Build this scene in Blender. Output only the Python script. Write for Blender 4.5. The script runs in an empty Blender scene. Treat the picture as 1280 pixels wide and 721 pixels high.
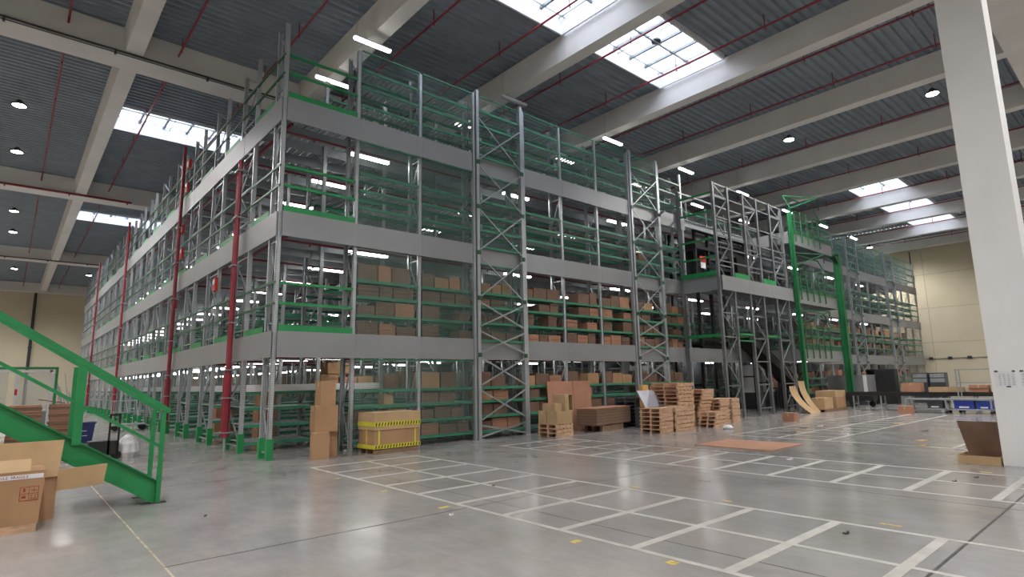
import bpy, math, random
from mathutils import Vector, Matrix
random.seed(7)
S = bpy.context.scene
COL = S.collection

# ------------------------------------------------------------------ camera
cam_d = bpy.data.cameras.new('camera')
cam = bpy.data.objects.new('camera', cam_d)
COL.objects.link(cam)
cam_d.sensor_width = 36.0
cam_d.lens = 716.03 * 36.0 / 1280.0
cam_d.clip_start = 0.05
cam_d.clip_end = 400
_r = Vector((0.75395844, -0.65663692, -0.01935522))
_u = Vector((-0.09021876, -0.13268466, 0.98704375))
_f = Vector((0.65069751, 0.74244376, 0.15927969))
_m = Matrix((_r, _u, -_f)).transposed().to_4x4()
_m.translation = Vector((-4.42676, -13.12605, 1.6))
cam.matrix_world = _m
S.camera = cam

# ------------------------------------------------------------------ exposure, sky
S.view_settings.view_transform = 'Standard'
S.view_settings.look = 'None'
S.view_settings.gamma = 1.0
S.view_settings.use_curve_mapping = False
S.view_settings.exposure = 0.58
W = bpy.data.worlds.new('overcast_sky')
S.world = W
W.use_nodes = True
W.node_tree.nodes['Background'].inputs[0].default_value = (0.82, 0.90, 1.0, 1)
W.node_tree.nodes['Background'].inputs[1].default_value = 4.5

# skylights in the roof: (x0, x1, y0, y1)
BX = [-2.35 + 5.5 * k for k in range(-4, 11)]        # concrete roof beams (centre x)
SKY = []
for k in range(len(BX) - 1):
    a, b = BX[k] + .42, BX[k + 1] - .42
    xm = (a + b) / 2
    if k in (0, 2, 3, 5, 6, 10, 11, 12):
        SKY.append((a, b, -4.0, -1.4))
    if k in (1, 3, 4, 6, 8): 
        SKY.append((a, b, -22.0, -19.4))  # unseen row behind the camera, added to let in more light
    if k in (1, 4):
        SKY.append((a, b, 13.2, 15.7))
    if k in (1, 4, 7):
        SKY.append((a, b, 31.0, 33.4))
for (x0, x1, y0, y1) in SKY:                          # light portals in the roof openings
    ld = bpy.data.lights.new('skylight_portal', 'AREA')
    ld.shape = 'RECTANGLE'; ld.size = x1 - x0; ld.size_y = y1 - y0
    ld.cycles.is_portal = True
    lo = bpy.data.objects.new('skylight_portal', ld)
    lo.location = ((x0 + x1) / 2, (y0 + y1) / 2, 13.5)
    COL.objects.link(lo)

# high-bay lamps (position), those out of view added as fill; their light is made in the builder below
HIGHBAY = [(-5.0, 14.0), (-5.0, 19.6), (-5.0, 31.0), (-5.0, 37.0), (-4.8, 52.5), (0.5, 52.6),
           (21.3, -3.0), (21.3, -8.4), (49.5, 2.5), (41.9, -8.2),
           (-5.0, -9.0), (0.4, -20.0), (10.8, -17.0), (21.3, -17.0), (32.5, -12.0), (-12.0, -3.0), (-14, 14.0), (-12.0, -16.0), (-12, 30), (-12, 43), (-12, 57), (46, -17), (48, -24)]  # all out of view, added to brighten the floor and far walls
HIGHBAY_POWER = 1900.0
STRIP_STRENGTH = 12.0

# ------------------------------------------------------------------ materials
MATS = {}
def mat(name, col, rough=0.6, metal=0.0, var=0.12, scale=3.0, bump=0.0, bscale=30.0, emit=None, es=0.0, coord='pos', stretch=None, col2=None):
    if name in MATS: return MATS[name]
    m = bpy.data.materials.new(name); m.use_nodes = True
    nt = m.node_tree; N = nt.nodes; L = nt.links
    b = N['Principled BSDF']
    b.inputs['Roughness'].default_value = rough
    b.inputs['Metallic'].default_value = metal
    if emit:
        b.inputs['Base Color'].default_value = (*col, 1)
        b.inputs['Emission Color'].default_value = (*emit, 1)
        b.inputs['Emission Strength'].default_value = es
        MATS[name] = m; return m
    if coord == 'pos':
        g = N.new('ShaderNodeNewGeometry'); src = g.outputs['Position']
    else:
        g = N.new('ShaderNodeTexCoord'); src = g.outputs['Object']
    if stretch:
        mp = N.new('ShaderNodeMapping'); mp.inputs['Scale'].default_value = stretch
        L.new(src, mp.inputs['Vector']); src = mp.outputs['Vector']
    n = N.new('ShaderNodeTexNoise'); n.inputs['Scale'].default_value = scale; n.inputs['Detail'].default_value = 4
    L.new(src, n.inputs['Vector'])
    mx = N.new('ShaderNodeMix'); mx.data_type = 'RGBA'
    c2 = col2 if col2 else tuple(min(1, c * (1 + var)) for c in col)
    c1 = tuple(c * (1 - var) for c in col) if not col2 else col
    rp = N.new('ShaderNodeValToRGB'); rp.color_ramp.elements[0].position = .3; rp.color_ramp.elements[1].position = .7
    L.new(n.outputs['Fac'], rp.inputs['Fac'])
    mx.inputs[6].default_value = (*c1, 1); mx.inputs[7].default_value = (*c2, 1)
    L.new(rp.outputs['Color'], mx.inputs[0])
    L.new(mx.outputs[2], b.inputs['Base Color'])
    if bump:
        n2 = N.new('ShaderNodeTexNoise'); n2.inputs['Scale'].default_value = bscale
        L.new(src, n2.inputs['Vector'])
        bp = N.new('ShaderNodeBump'); bp.inputs['Strength'].default_value = bump; bp.inputs['Distance'].default_value = .02
        L.new(n2.outputs['Fac'], bp.inputs['Height']); L.new(bp.outputs['Normal'], b.inputs['Normal'])
    MATS[name] = m
    return m

def floor_material():
    m = bpy.data.materials.new('polished_concrete'); m.use_nodes = True
    nt = m.node_tree; N = nt.nodes; L = nt.links; b = N['Principled BSDF']
    g = N.new('ShaderNodeNewGeometry')
    def noise(s, d=5, rough=.6, sc=None):
        n = N.new('ShaderNodeTexNoise'); n.inputs['Scale'].default_value = s; n.inputs['Detail'].default_value = d; n.inputs['Roughness'].default_value = rough
        if sc:
            mp = N.new('ShaderNodeMapping'); mp.inputs['Scale'].default_value = sc
            L.new(g.outputs['Position'], mp.inputs['Vector']); L.new(mp.outputs['Vector'], n.inputs['Vector'])
        else: L.new(g.outputs['Position'], n.inputs['Vector'])
        return n
    def ramp(n, a, b_, ca, cb):
        r = N.new('ShaderNodeValToRGB'); e = r.color_ramp.elements
        e[0].position = a; e[1].position = b_; e[0].color = (*ca, 1); e[1].color = (*cb, 1)
        L.new(n.outputs['Fac'], r.inputs['Fac']); return r
    base = ramp(noise(.6, 6, .6), .3, .7, (.262, .25, .242), (.37, .345, .325))
    fine = ramp(noise(6, 6, .7, (1, .35, 1)), .3, .7, (.88, .88, .89), (1.06, 1.06, 1.05))
    mul = N.new('ShaderNodeMix'); mul.data_type = 'RGBA'; mul.blend_type = 'MULTIPLY'; mul.inputs[0].default_value = 1
    L.new(base.outputs['Color'], mul.inputs[6]); L.new(fine.outputs['Color'], mul.inputs[7])
    st = ramp(noise(.8, 5, .6), .5, .75, (1, 1, 1), (.80, .76, .70))
    mul2 = N.new('ShaderNodeMix'); mul2.data_type = 'RGBA'; mul2.blend_type = 'MULTIPLY'; mul2.inputs[0].default_value = .8
    L.new(mul.outputs[2], mul2.inputs[6]); L.new(st.outputs['Color'], mul2.inputs[7])
    L.new(mul2.outputs[2], b.inputs['Base Color'])
    rr = ramp(noise(1.1, 5, .6), .3, .7, (.13, .13, .13), (.27, .27, .27))
    L.new(rr.outputs['Color'], b.inputs['Roughness'])
    b.inputs['Specular IOR Level'].default_value = .6
    bp = N.new('ShaderNodeBump'); bp.inputs['Strength'].default_value = .06; bp.inputs['Distance'].default_value = .02
    n3 = noise(5, 3); L.new(n3.outputs['Fac'], bp.inputs['Height']); L.new(bp.outputs['Normal'], b.inputs['Normal'])
    return m
def perforated(name, col):
    """galvanised post with a column of punched slots (colour change along z)"""
    m = mat(name, col, .42, .55, .1, 2.0)
    nt = m.node_tree; N = nt.nodes; L = nt.links; b = N['Principled BSDF']
    g = N.new('ShaderNodeNewGeometry'); sp = N.new('ShaderNodeSeparateXYZ'); L.new(g.outputs['Position'], sp.inputs[0])
    a = N.new('ShaderNodeMath'); a.operation = 'MULTIPLY'; a.inputs[1].default_value = 20.0; L.new(sp.outputs['Z'], a.inputs[0])
    fr = N.new('ShaderNodeMath'); fr.operation = 'FRACT'; L.new(a.outputs[0], fr.inputs[0])
    gt = N.new('ShaderNodeMath'); gt.operation = 'GREATER_THAN'; gt.inputs[1].default_value = .62; L.new(fr.outputs[0], gt.inputs[0])
    old = b.inputs['Base Color'].links[0].from_socket
    mx = N.new('ShaderNodeMix'); mx.data_type = 'RGBA'; mx.blend_type = 'MULTIPLY'
    sc = N.new('ShaderNodeMath'); sc.operation = 'MULTIPLY'; sc.inputs[1].default_value = .22; L.new(gt.outputs[0], sc.inputs[0])
    L.new(sc.outputs[0], mx.inputs[0]); L.new(old, mx.inputs[6]); mx.inputs[7].default_value = (.15, .15, .15, 1)
    L.new(mx.outputs[2], b.inputs['Base Color'])
    return m

M_FLOOR = floor_material()
M_LINE = mat('white_floor_paint', (.43, .41, .37), .5, 0, .18, 4.0)
M_YMARK = mat('yellow_floor_mark', (.50, .38, .10), .6, 0, .3, 20.0)
M_JOINT = mat('joint_filler', (.055, .05, .045), .7, 0, .4, 8.0)
M_JOINTL = mat('pale_joint_filler', (.36, .30, .22), .7, 0, .5, 8.0)
M_CONC = mat('pale_painted_concrete', (.72, .70, .68), .75, 0, .06, .8, .05, 12)
M_PILLAR = mat('white_painted_pillar', (.78, .78, .78), .7, 0, .04, 1.0)
M_DECK = mat('galvanised_roof_sheet', (.24, .285, .33), .55, .1, .10, 1.5)
M_WALL = mat('cream_wall_panel', (.66, .59, .44), .8, 0, .05, .5)
M_SEAM = mat('wall_panel_seam', (.30, .27, .20), .8)
M_DARK = mat('dark_trim', (.045, .05, .05), .6)
M_WHITE = mat('white_coated_metal', (.75, .76, .80), .5, 0, .04)
M_POST = perforated('galvanised_post', (.50, .53, .56))
M_STEEL = mat('galvanised_steel', (.36, .39, .41), .42, .5, .12, 3.0)
M_STEELD = mat('dull_grey_steel', (.20, .215, .225), .5, .4, .12, 3.0)
M_SHELF = mat('bright_galvanised_deck', (.43, .46, .48), .45, .3, .1, 3.0)
M_FASCIA = mat('grey_fascia_sheet', (.29, .30, .31), .45, .35, .06, .7, .12, 1.0)
M_GREEN = mat('green_painted_steel', (.018, .24, .075), .42, 0, .12, 3.0)
M_GREEN2 = mat('green_beam_paint', (.035, .23, .125), .45, 0, .12, 3.0)
M_GREENC = mat('column_green_paint', (.010, .135, .045), .45, 0, .12, 3.0)
M_GREEND = mat('dark_green_paint', (.015, .10, .04), .45, 0, .12, 3.0)
M_MESH = mat('green_grey_wire', (.22, .34, .30), .5, .4, .08)
M_RED = mat('red_pipe_paint', (.25, .02, .035), .4, 0, .15, 3.0)
M_REDB = mat('bright_red', (.52, .03, .02), .45, 0, .1)
M_CARD = mat('brown_cardboard', (.40, .235, .125), .85, 0, .10, 2.5, .1, 60)
M_CARD2 = mat('reddish_cardboard', (.42, .215, .135), .85, 0, .10, 2.5)
M_CARD3 = mat('tan_cardboard', (.47, .32, .175), .85, 0, .10, 2.5)
M_CARDD = mat('dark_brown_cardboard', (.20, .12, .085), .85, 0, .14, 2.5)
M_EDGE = mat('corrugated_card_edge', (.24, .155, .10), .9, 0, .35, 14.0, stretch=(1, 1, 14))
M_TAPE = mat('parcel_tape', (.50, .36, .20), .3)
M_WOOD = mat('pallet_wood', (.56, .355, .225), .8, 0, .25, 3.0, .1, 30, stretch=(2, 2, 8))
M_WOODD = mat('weathered_pallet_wood', (.26, .16, .10), .8, 0, .25, 3.0, stretch=(2, 2, 8))
M_YEL = mat('yellow_tape', (.62, .56, .04), .5)
M_BLACK = mat('black_metal', (.014, .015, .016), .45, 0, .2)
M_RUB = mat('black_rubber', (.02, .02, .02), .8)
M_DGREY = mat('dark_grey_plastic', (.055, .062, .07), .6)
M_BLUE = mat('blue_plastic', (.02, .06, .38), .45)
M_NAVY = mat('navy_plastic', (.02, .03, .13), .45)
M_PAPER = mat('white_paper', (.72, .72, .74), .8, 0, .02)
M_INK = mat('grey_ink', (.22, .22, .24), .9)
M_LILAC = mat('pale_lilac_board', (.55, .55, .62), .7)
M_ORANGE = mat('orange_card', (.70, .40, .14), .8)
M_YELB = mat('yellow_plastic', (.75, .46, .06), .6)
M_BAG = mat('white_plastic_bag', (.70, .70, .70), .5, 0, .2, 10)
M_LIT = mat('lit_lamp_diffuser', (1, 1, 1), .5, emit=(1.0, .97, .92), es=STRIP_STRENGTH)
M_HB = mat('lit_high_bay_lens', (1, 1, 1), .5, emit=(1.0, .96, .84), es=30.0)
M_UNLIT = mat('unlit_diffuser', (.42, .45, .45), .5)

def pane_material():
    m = bpy.data.materials.new('opal_skylight_pane'); m.use_nodes = True
    nt = m.node_tree; N = nt.nodes; L = nt.links
    N.remove(N['Principled BSDF'])
    o = N['Material Output']
    t = N.new('ShaderNodeBsdfTransparent'); t.inputs[0].default_value = (.95, .95, .97, 1)
    d = N.new('ShaderNodeBsdfTranslucent'); d.inputs[0].default_value = (.9, .9, .93, 1)
    mx = N.new('ShaderNodeMixShader'); mx.inputs[0].default_value = .35
    L.new(t.outputs[0], mx.inputs[1]); L.new(d.outputs[0], mx.inputs[2]); L.new(mx.outputs[0], o.inputs[0])
    return m
M_PANE = pane_material()
def glass_material():
    m = bpy.data.materials.new('dusty_clear_sheet'); m.use_nodes = True
    nt = m.node_tree; N = nt.nodes; L = nt.links; b = N['Principled BSDF']
    b.inputs['Base Color'].default_value = (.6, .62, .6, 1); b.inputs['Roughness'].default_value = .2
    b.inputs['Alpha'].default_value = .35
    return m
M_GLASS = glass_material()

# ------------------------------------------------------------------ mesh builder
class MB:
    def __init__(s): s.v = []; s.f = []
    def box(s, x0, x1, y0, y1, z0, z1):
        n = len(s.v)
        s.v += [(x0, y0, z0), (x1, y0, z0), (x1, y1, z0), (x0, y1, z0), (x0, y0, z1), (x1, y0, z1), (x1, y1, z1), (x0, y1, z1)]
        s.f += [(n, n+3, n+2, n+1), (n+4, n+5, n+6, n+7), (n, n+1, n+5, n+4), (n+1, n+2, n+6, n+5), (n+2, n+3, n+7, n+6), (n+3, n, n+4, n+7)]
        return s
    def hexa(s, p):
        n = len(s.v); s.v += [tuple(q) for q in p]
        s.f += [(n, n+3, n+2, n+1), (n+4, n+5, n+6, n+7), (n, n+1, n+5, n+4), (n+1, n+2, n+6, n+5), (n+2, n+3, n+7, n+6), (n+3, n, n+4, n+7)]
        return s
    def bar(s, p, q, w=.03, h=None, up=(0, 0, 1)):
        h = h or w
        p = Vector(p); q = Vector(q); d = (q - p).normalized(); up = Vector(up)
        if abs(d.dot(up)) > .98: up = Vector((0, 1, 0))
        a = d.cross(up).normalized(); b = a.cross(d)
        a = a * w / 2; b = b * h / 2
        return s.hexa([p-a-b, p+a-b, q+a-b, q-a-b, p-a+b, p+a+b, q+a+b, q-a+b])
    def tube(s, p, q, r, n=8, cap=True):
        p = Vector(p); q = Vector(q); d = (q - p).normalized()
        up = Vector((0, 0, 1)) if abs(d.z) < .9 else Vector((1, 0, 0))
        a = d.cross(up).normalized(); b = a.cross(d)
        k = len(s.v)
        for c in (p, q):
            for i in range(n):
                t = 2 * math.pi * i / n
                s.v.append(tuple(c + a * r * math.cos(t) + b * r * math.sin(t)))
        for i in range(n):
            j = (i + 1) % n
            s.f.append((k+i, k+j, k+n+j, k+n+i))
        if cap:
            s.f.append(tuple(k + i for i in reversed(range(n)))); s.f.append(tuple(k + n + i for i in range(n)))
        return s
    def lathe(s, c, prof, n=16):
        k = len(s.v)
        for (r, z) in prof:
            for i in range(n):
                t = 2 * math.pi * i / n
                s.v.append((c[0] + r * math.cos(t), c[1] + r * math.sin(t), c[2] + z))
        for j in range(len(prof) - 1):
            for i in range(n):
                i2 = (i + 1) % n
                s.f.append((k+j*n+i, k+j*n+i2, k+(j+1)*n+i2, k+(j+1)*n+i))
        s.f.append(tuple(k + i for i in reversed(range(n)))); s.f.append(tuple(k + (len(prof)-1)*n + i for i in range(n)))
        return s
    def mesh(s, name, m, off=(0, 0, 0)):
        me = bpy.data.meshes.new(name)
        v = s.v if off == (0, 0, 0) else [(a-off[0], b-off[1], c-off[2]) for a, b, c in s.v]
        me.from_pydata(v, [], s.f); me.update(); me.materials.append(m)
        return me

def tag(o, label=None, cat=None, group=None, kind=None):
    if label: o['label'] = label
    if cat: o['category'] = cat
    if group: o['group'] = group
    if kind: o['kind'] = kind
    return o
def empty(name, loc, label, cat, group=None, rz=0, kind=None):
    o = bpy.data.objects.new(name, None); o.empty_display_size = .1
    o.location = loc; o.rotation_euler = (0, 0, rz); COL.objects.link(o)
    return tag(o, label, cat, group, kind)
def inst(name, me, parent=None, loc=(0, 0, 0), rz=0, label=None, kind=None):
    """object with (shared) mesh; loc is local to the parent"""
    o = bpy.data.objects.new(name, me); COL.objects.link(o)
    if parent: o.parent = parent
    o.location = loc
    if rz: o.rotation_euler = (0, 0, rz)
    if label: o['label'] = label
    if kind: o['kind'] = kind
    return o
SPLIT = {'clamp', 'cross_rail', 'brace_foot', 'clear_bits', 'foot_bits', 'fork', 'gate_bar'}
def part(name, mb, m, parent, label=None, kind=None, loc=(0, 0, 0)):
    if name in SPLIT and len(mb.v) > 8 and len(mb.v) % 8 == 0:
        for i in range(len(mb.v)//8):
            q = MB(); q.hexa(mb.v[8*i:8*i+8]); o = inst(name, q.mesh(name, m), parent, loc)
        return o
    return inst(name, mb.mesh(name, m), parent, loc, 0, label, kind)
def struct(name, mb, m, loc=(0, 0, 0), parent=None):
    o = inst(name, mb.mesh(name, m, loc), parent, loc)
    if not parent: o['kind'] = 'structure'
    return o
ORD = ['zeroth', 'first', 'second', 'third', 'fourth', 'fifth', 'sixth', 'seventh', 'eighth', 'ninth', 'tenth', 'eleventh', 'twelfth', 'thirteenth',
       'fourteenth', 'fifteenth', 'sixteenth', 'seventeenth', 'eighteenth', 'nineteenth', 'twentieth', 'twenty-first', 'twenty-second', 'twenty-third', 'twenty-fourth', 'twenty-fifth', 'twenty-sixth', 'twenty-seventh', 'twenty-eighth']

# ------------------------------------------------------------------ setting
XL, XR, YN, YF = -22.0, 54.0, -30.0, 66.5
DZ = 12.85                                            # underside of the roof sheets
floor = struct('floor', MB().box(XL, XR, YN, YF, -.3, 0), M_FLOOR)
struct('wall_right', MB().box(XR, XR+.3, YN, YF, 0, 14), M_WALL)
struct('wall_back', MB().box(XL, XR, YF, YF+.3, 0, 14), M_WALL)
struct('wall_left', MB().box(XL-.3, XL, YN, YF, 0, 14), M_WALL)
struct('wall_front', MB().box(XL, XR, YN-.3, YN, 0, 14), M_WALL)
s = MB()
for z in (4.1, 7.0, 9.9): s.box(XR-.012, XR, YN, YF, z-.012, z+.012)
for y in range(-24, 66, 6): s.box(XR-.012, XR, y-.012, y+.012, 0, 12)
struct('trim_1', s, M_SEAM)
s = MB()
for x in range(-21, 54, 6): s.box(x-.02, x+.02, YF-.012, YF, 0, 12)
struct('trim_2', s, M_SEAM)

# floor joints and painted lines
def floor_strip(name, x0, x1, y0, y1, m, h=.002):
    return inst(name, MB().box(x0, x1, y0, y1, 0, h).mesh(name, m), floor)
floor_strip('expansion_joint', -6, 53, -11.62, -11.595, M_JOINT)
floor_strip('expansion_joint', -3.21, -3.19, -29, 0, M_JOINTL, .0015)
floor_strip('saw_cut', -3.2, .2, -6.90, -6.885, M_JOINT)
floor_strip('saw_cut', .2, 22, -6.90, -6.885, M_JOINT, .0012)
floor_strip('saw_cut', .66, .675, -29, 0, M_JOINT, .0012)
floor_strip('saw_cut', 4.6, 4.612, -29, 0, M_JOINT, .0012)
floor_strip('saw_cut', -12, 22, -2.0, -1.988, M_JOINT, .0012)
def line(x0, x1, y0, y1, h=.0022): return floor_strip('painted_line', x0, x1, y0, y1, M_LINE, h)
ys = [-1.77 - .965 * k for k in range(11)]
for i, (xa, xb, xc) in enumerate(((.23, 1.40, 2.60), (5.07, 6.24, 7.40))):
    for x in (xa, xb, xc): line(x-.035, x+.035, -13.5, -1.73, .0024)
    for k, y in enumerate(ys):
        w = .05 if k % 3 else .055
        line(xa-.035, xc+.035, y-w, y+w)
for x in (10.9,): line(x-.04, x+.04, -13, -4.7)
for y in (-4.74, -6.03, -7.2): line(10.9, 22.5, y-.04, y+.04, .0024)
for k in range(1, 11): line(10.9+k*.97-.03, 10.9+k*.97+.03, -7.2, -4.74)
for y in (-9.78, -10.95): line(10.9, 13.8, y-.04, y+.04, .0024)
for (x, y, w, d) in ((.02, -3.4, .10, .06), (.0, -5.05, .12, .07), (.0, -6.65, .16, .08), (.02, -8.95, .12, .08), (.12, -10.0, .10, .10), (2.78, -7.6, .07, .16), (2.8, -9.05, .05, .14), (2.85, -10.9, .05, .2), (2.9, -12.1, .05, .25), (7.6, -10.9, .06, .15)):
    floor_strip('yellow_mark', x-w/2, x+w/2, y-d/2, y+d/2, M_YMARK)

# roof sheets (trapezoidal ribs run along x), one per bay between beams
ceiling = bpy.data.objects.new('ceiling', None); COL.objects.link(ceiling); ceiling['kind'] = 'structure'
def rib_sheet(x0, x1, y0, y1):
    mb = MB(); y = y0; p = .28
    pts = []
    while y < y1 - .01:
        for dy, z in ((0, 0), (.09, 0), (.13, .09), (.24, .09)):
            if y + dy <= y1: pts.append((y + dy, DZ + z))
        y += p
    pts.append((y1, DZ))
    n = 0
    for (yy, z) in pts: mb.v += [(x0, yy, z), (x1, yy, z)]
    for i in range(len(pts) - 1): mb.f.append((2*i, 2*i+1, 2*i+3, 2*i+2))
    return mb
edges = [XL] + [b for b in BX if XL < b < XR] + [XR]
for k in range(len(edges) - 1):
    a, b = edges[k], edges[k+1]
    holes = sorted([(h[2], h[3]) for h in SKY if a < (h[0]+h[1])/2 < b])
    y = YN; mbs = MB()
    for (h0, h1) in holes + [(YF, YF)]:
        r_ = rib_sheet(a, b, y, h0); n = len(mbs.v)
        mbs.v += r_.v; mbs.f += [tuple(i + n for i in f) for f in r_.f]
        y = h1
    inst('roof_sheet', mbs.mesh('roof_sheet', M_DECK), ceiling)
struct('trim_3', MB().box(XL, XR, YN, YF, 13.9, 13.9) if False else MB().box(XL-.3, XR+.3, YN-.3, YN, 12.8, 13.4), M_DARK)
# concrete roof beams along y and girders along x
GY = [-30.0, -11.3, 7.7, 25.0, 46.2, 65.6]
for i, x in enumerate(BX):
    if x < XL + .3: continue
    mb = MB(); mb.hexa([(x-.2, YN, 12.0), (x+.27, YN, 12.0), (x+.27, YF, 12.0), (x-.2, YF, 12.0), (x-.27, YN, DZ), (x+.27, YN, DZ), (x+.27, YF, DZ), (x-.27, YF, DZ)])
    struct('roof_beam', mb, M_CONC)
for y in GY[1:]:
    struct('roof_girder', MB().box(XL, XR, y-.5, y+.5, 11.9, DZ-.02), M_CONC)
# pillars under the front girder
struct('pillar', MB().box(8.65, 9.35, -11.65, -10.96, 0, 11.9), M_PILLAR)
struct('pillar', MB().box(30.65, 31.35, -11.65, -10.96, 0, 11.9), M_PILLAR)
struct('pillar', MB().box(-13.7, -13.0, -11.65, -10.96, 0, 11.9), M_PILLAR)
# conduits along the girders
for y, m, r, z, nm in ((7.12, M_DARK, .03, 11.96, 'girder_conduit'), (24.4, M_RED, .06, 11.93, 'girder_sprinkler_pipe'), (45.6, M_DARK, .04, 11.95, 'girder_conduit')):
    root = empty(nm, (-8, y, z), {7.12: 'dark conduit clipped along the nearest roof girder above the rack', 24.4: 'red sprinkler main along the second roof girder at left', 45.6: 'dark conduit along the third roof girder far left'}[y], 'pipe')
    part('pipe', MB().tube((-13.5, 0, 0), (14 if r < .05 else 8, 0, 0), r, 6), m, root)
    if y == 7.12: part('pipe', MB().tube((-13.5, 0, -.09), (14, 0, -.09), .015, 5), m, root)
    hb = MB()
    for k in range(-5, 6): hb.box(k*2.6-.03, k*2.6+.03, -.02, .09, -.12, .03)
    part('pipe_bracket', hb, m, root, kind='stuff')
# skylights
def skylight(i, x0, x1, y0, y1):
    r = bpy.data.objects.new('window_%d' % i, None); COL.objects.link(r); r.location = (x0, y0, DZ); r['kind'] = 'structure'
    w, d = x1-x0, y1-y0
    up = MB(); t = .06
    up.box(-t, 0, -t, d+t, -.12, .55).box(w, w+t, -t, d+t, -.12, .55).box(0, w, -t, 0, -.12, .55).box(0, w, d, d+t, -.12, .55)
    part('upstand', up, M_WHITE, r)
    fr = MB(); fr.box(0, w, .12, .17, .40, .46).box(0, w, d-.17, d-.12, .40, .46).box(.1, .15, 0, d, .40, .46).box(w-.15, w-.1, 0, d, .40, .46)
    part('frame', fr, M_STEEL, r)
    gb = MB(); gb.box(0, w, -.03, .03, 0, .1)
    me = MB().box(-.045, .045, 0, d, .38, .49).mesh('glazing_bar', M_STEELD)
    for k in range(1, 5): inst('glazing_bar', me, r, (w*k/5, 0, 0))
    me = MB().box(0, w/5-.06, 0, d, .50, .512).mesh('pane', M_PANE)
    for k in range(5): inst('pane', me, r, (w*k/5+.03, 0, 0))
    inst('purlin', MB().box(0, w, d*.5-.03, d*.5+.03, .30, .38).mesh('purlin', M_STEELD), r)
    inst('actuator_rod', MB().tube((w*.45, 0, .36), (w*.45, d, .36), .02, 6).mesh('actuator_rod', M_STEEL), r)
    if i % 2 == 0: inst('vent_disc', MB().lathe((w*.55, d*.5, .36), [(.0, 0), (.17, 0), (.17, .06), (0, .06)], 16).mesh('vent_disc', M_DARK), r)
for i, h in enumerate(SKY): skylight(i+1, *h)
# roof sprinkler pipes along y
n = 0
for i, xb in enumerate(BX[:-1]):
    for q, dx in enumerate((1.25, 3.85)):
        x = xb + dx
        if x < -13 or x > 53 or (i > 6 and q == 0 and i % 2 == 0): continue
        n += 1
        root = empty('sprinkler_pipe', (x, YN, 12.42), 'red sprinkler pipe under the roof, %s beam bay from left, its %s one' % (ORD[i+1], ('left', 'right')[q]), 'pipe', 'red sprinkler pipes under the roof')
        part('pipe', MB().tube((0, 0, 0), (0, YF-YN, 0), .035, 6), M_RED, root)
        hd = MB()
        for k in range(30): hd.box(-.012, .012, 1.5+k*3.2, 1.53+k*3.2, .03, .42).lathe((0, 1.5+k*3.2, -.09), [(.01, .06), (.035, 0)], 6)
        part('sprinkler_head', hd, M_RED, root, kind='stuff')
# high-bay lamps
hb_h = MB().lathe((0, 0, 0), [(.21, 0), (.24, .02), (.24, .05), (.10, .16), (.07, .22)], 20).mesh('housing', M_DARK)
hb_l = MB().lathe((0, 0, 0), [(.20, -.012), (.205, .0)], 20).mesh('lens', M_HB)
hb_r = MB().tube((0, 0, .2), (0, 0, .82), .008, 5).mesh('hanging_rod', M_STEEL)
HBL = ['left lamp row, nearest to the rack corner', 'left lamp row, second from the top', 'left lamp row, third from the top', 'left lamp row, fourth from the top', 'lowest lamp of the left row', 'above the far left end of the rack',
       'over the open floor, left of two bright ones', 'beside the white pillar top', 'far right above the rack end', 'seen right of the white pillar']
for i, (x, y) in enumerate(HIGHBAY):
    r = empty('high_bay_lamp', (x, y, 12.13), ('round lit high-bay lamp under the roof, ' + HBL[i]) if i < 10 else 'added fill lamp of high-bay form outside the view, %s one' % ORD[i-9], 'lamp', 'high-bay lamps')
    inst('housing', hb_h, r); inst('lens', hb_l, r); inst('hanging_rod', hb_r, r)
    ld = bpy.data.lights.new('high_bay_light', 'SPOT'); ld.spot_size = math.radians(165); ld.spot_blend = .6; ld.energy = HIGHBAY_POWER; ld.shadow_soft_size = .22; ld.color = (1, .965, .93)
    lo = bpy.data.objects.new('high_bay_light', ld); lo.parent = r; lo.location = (0, 0, -.06); COL.objects.link(lo)
# tall red pipes beside the pillar
r = empty('sprinkler_riser', (9.6, -11.35, 0), 'tall red riser pipe behind the white pillar', 'pipe')
part('pipe', MB().tube((0, 0, 0), (0, 0, 11.85), .05, 10), M_RED, r)
part('pipe', MB().tube((.9, .12, .0), (.9, .12, 11.85), .035, 8), M_RED, r)
cb = MB()
for z in (2, 4.5, 7, 9.5): cb.box(-.2, .95, .0, .06, z, z+.05)
part('clamp', cb, M_STEEL, r)
# downpipes on the walls
r = empty('wall_downpipe', (53.86, .8, 0), 'thin dark pipe on the cream wall beyond the rack end', 'pipe')
part('pipe', MB().tube((0, 0, 7.5), (0, 0, 12), .05, 6), M_DARK, r); part('clamp', MB().box(-.07, .14, -.08, .08, 9.7, 9.85), M_DARK, r)
r = empty('wall_downpipe', (-2.9, 66.3, 0), 'dark downpipe on the cream wall at far left', 'pipe')
part('pipe', MB().tube((0, 0, 0), (0, 0, 12), .13, 8), M_DARK, r); part('clamp', MB().box(-.16, .16, -.02, .2, 6, 6.15), M_DARK, r)

# ------------------------------------------------------------------ mezzanine rack
B = 1.88
LV = [2.8, 5.58, 8.40]
TOP = 10.35
SH = {0: [.20, .62, 1.04, 1.42], 1: [3.27, 3.74, 4.15], 2: [6.05, 6.50, 6.95], 3: [8.83, 9.35, 9.83]}
ROWY = [0.0] + [2.05 + 2.84 * k for k in range(16)]
ROWD = [.58] + [1.25] * 16
NB = 27
LVN = ['ground', 'first', 'second', 'top']

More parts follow.
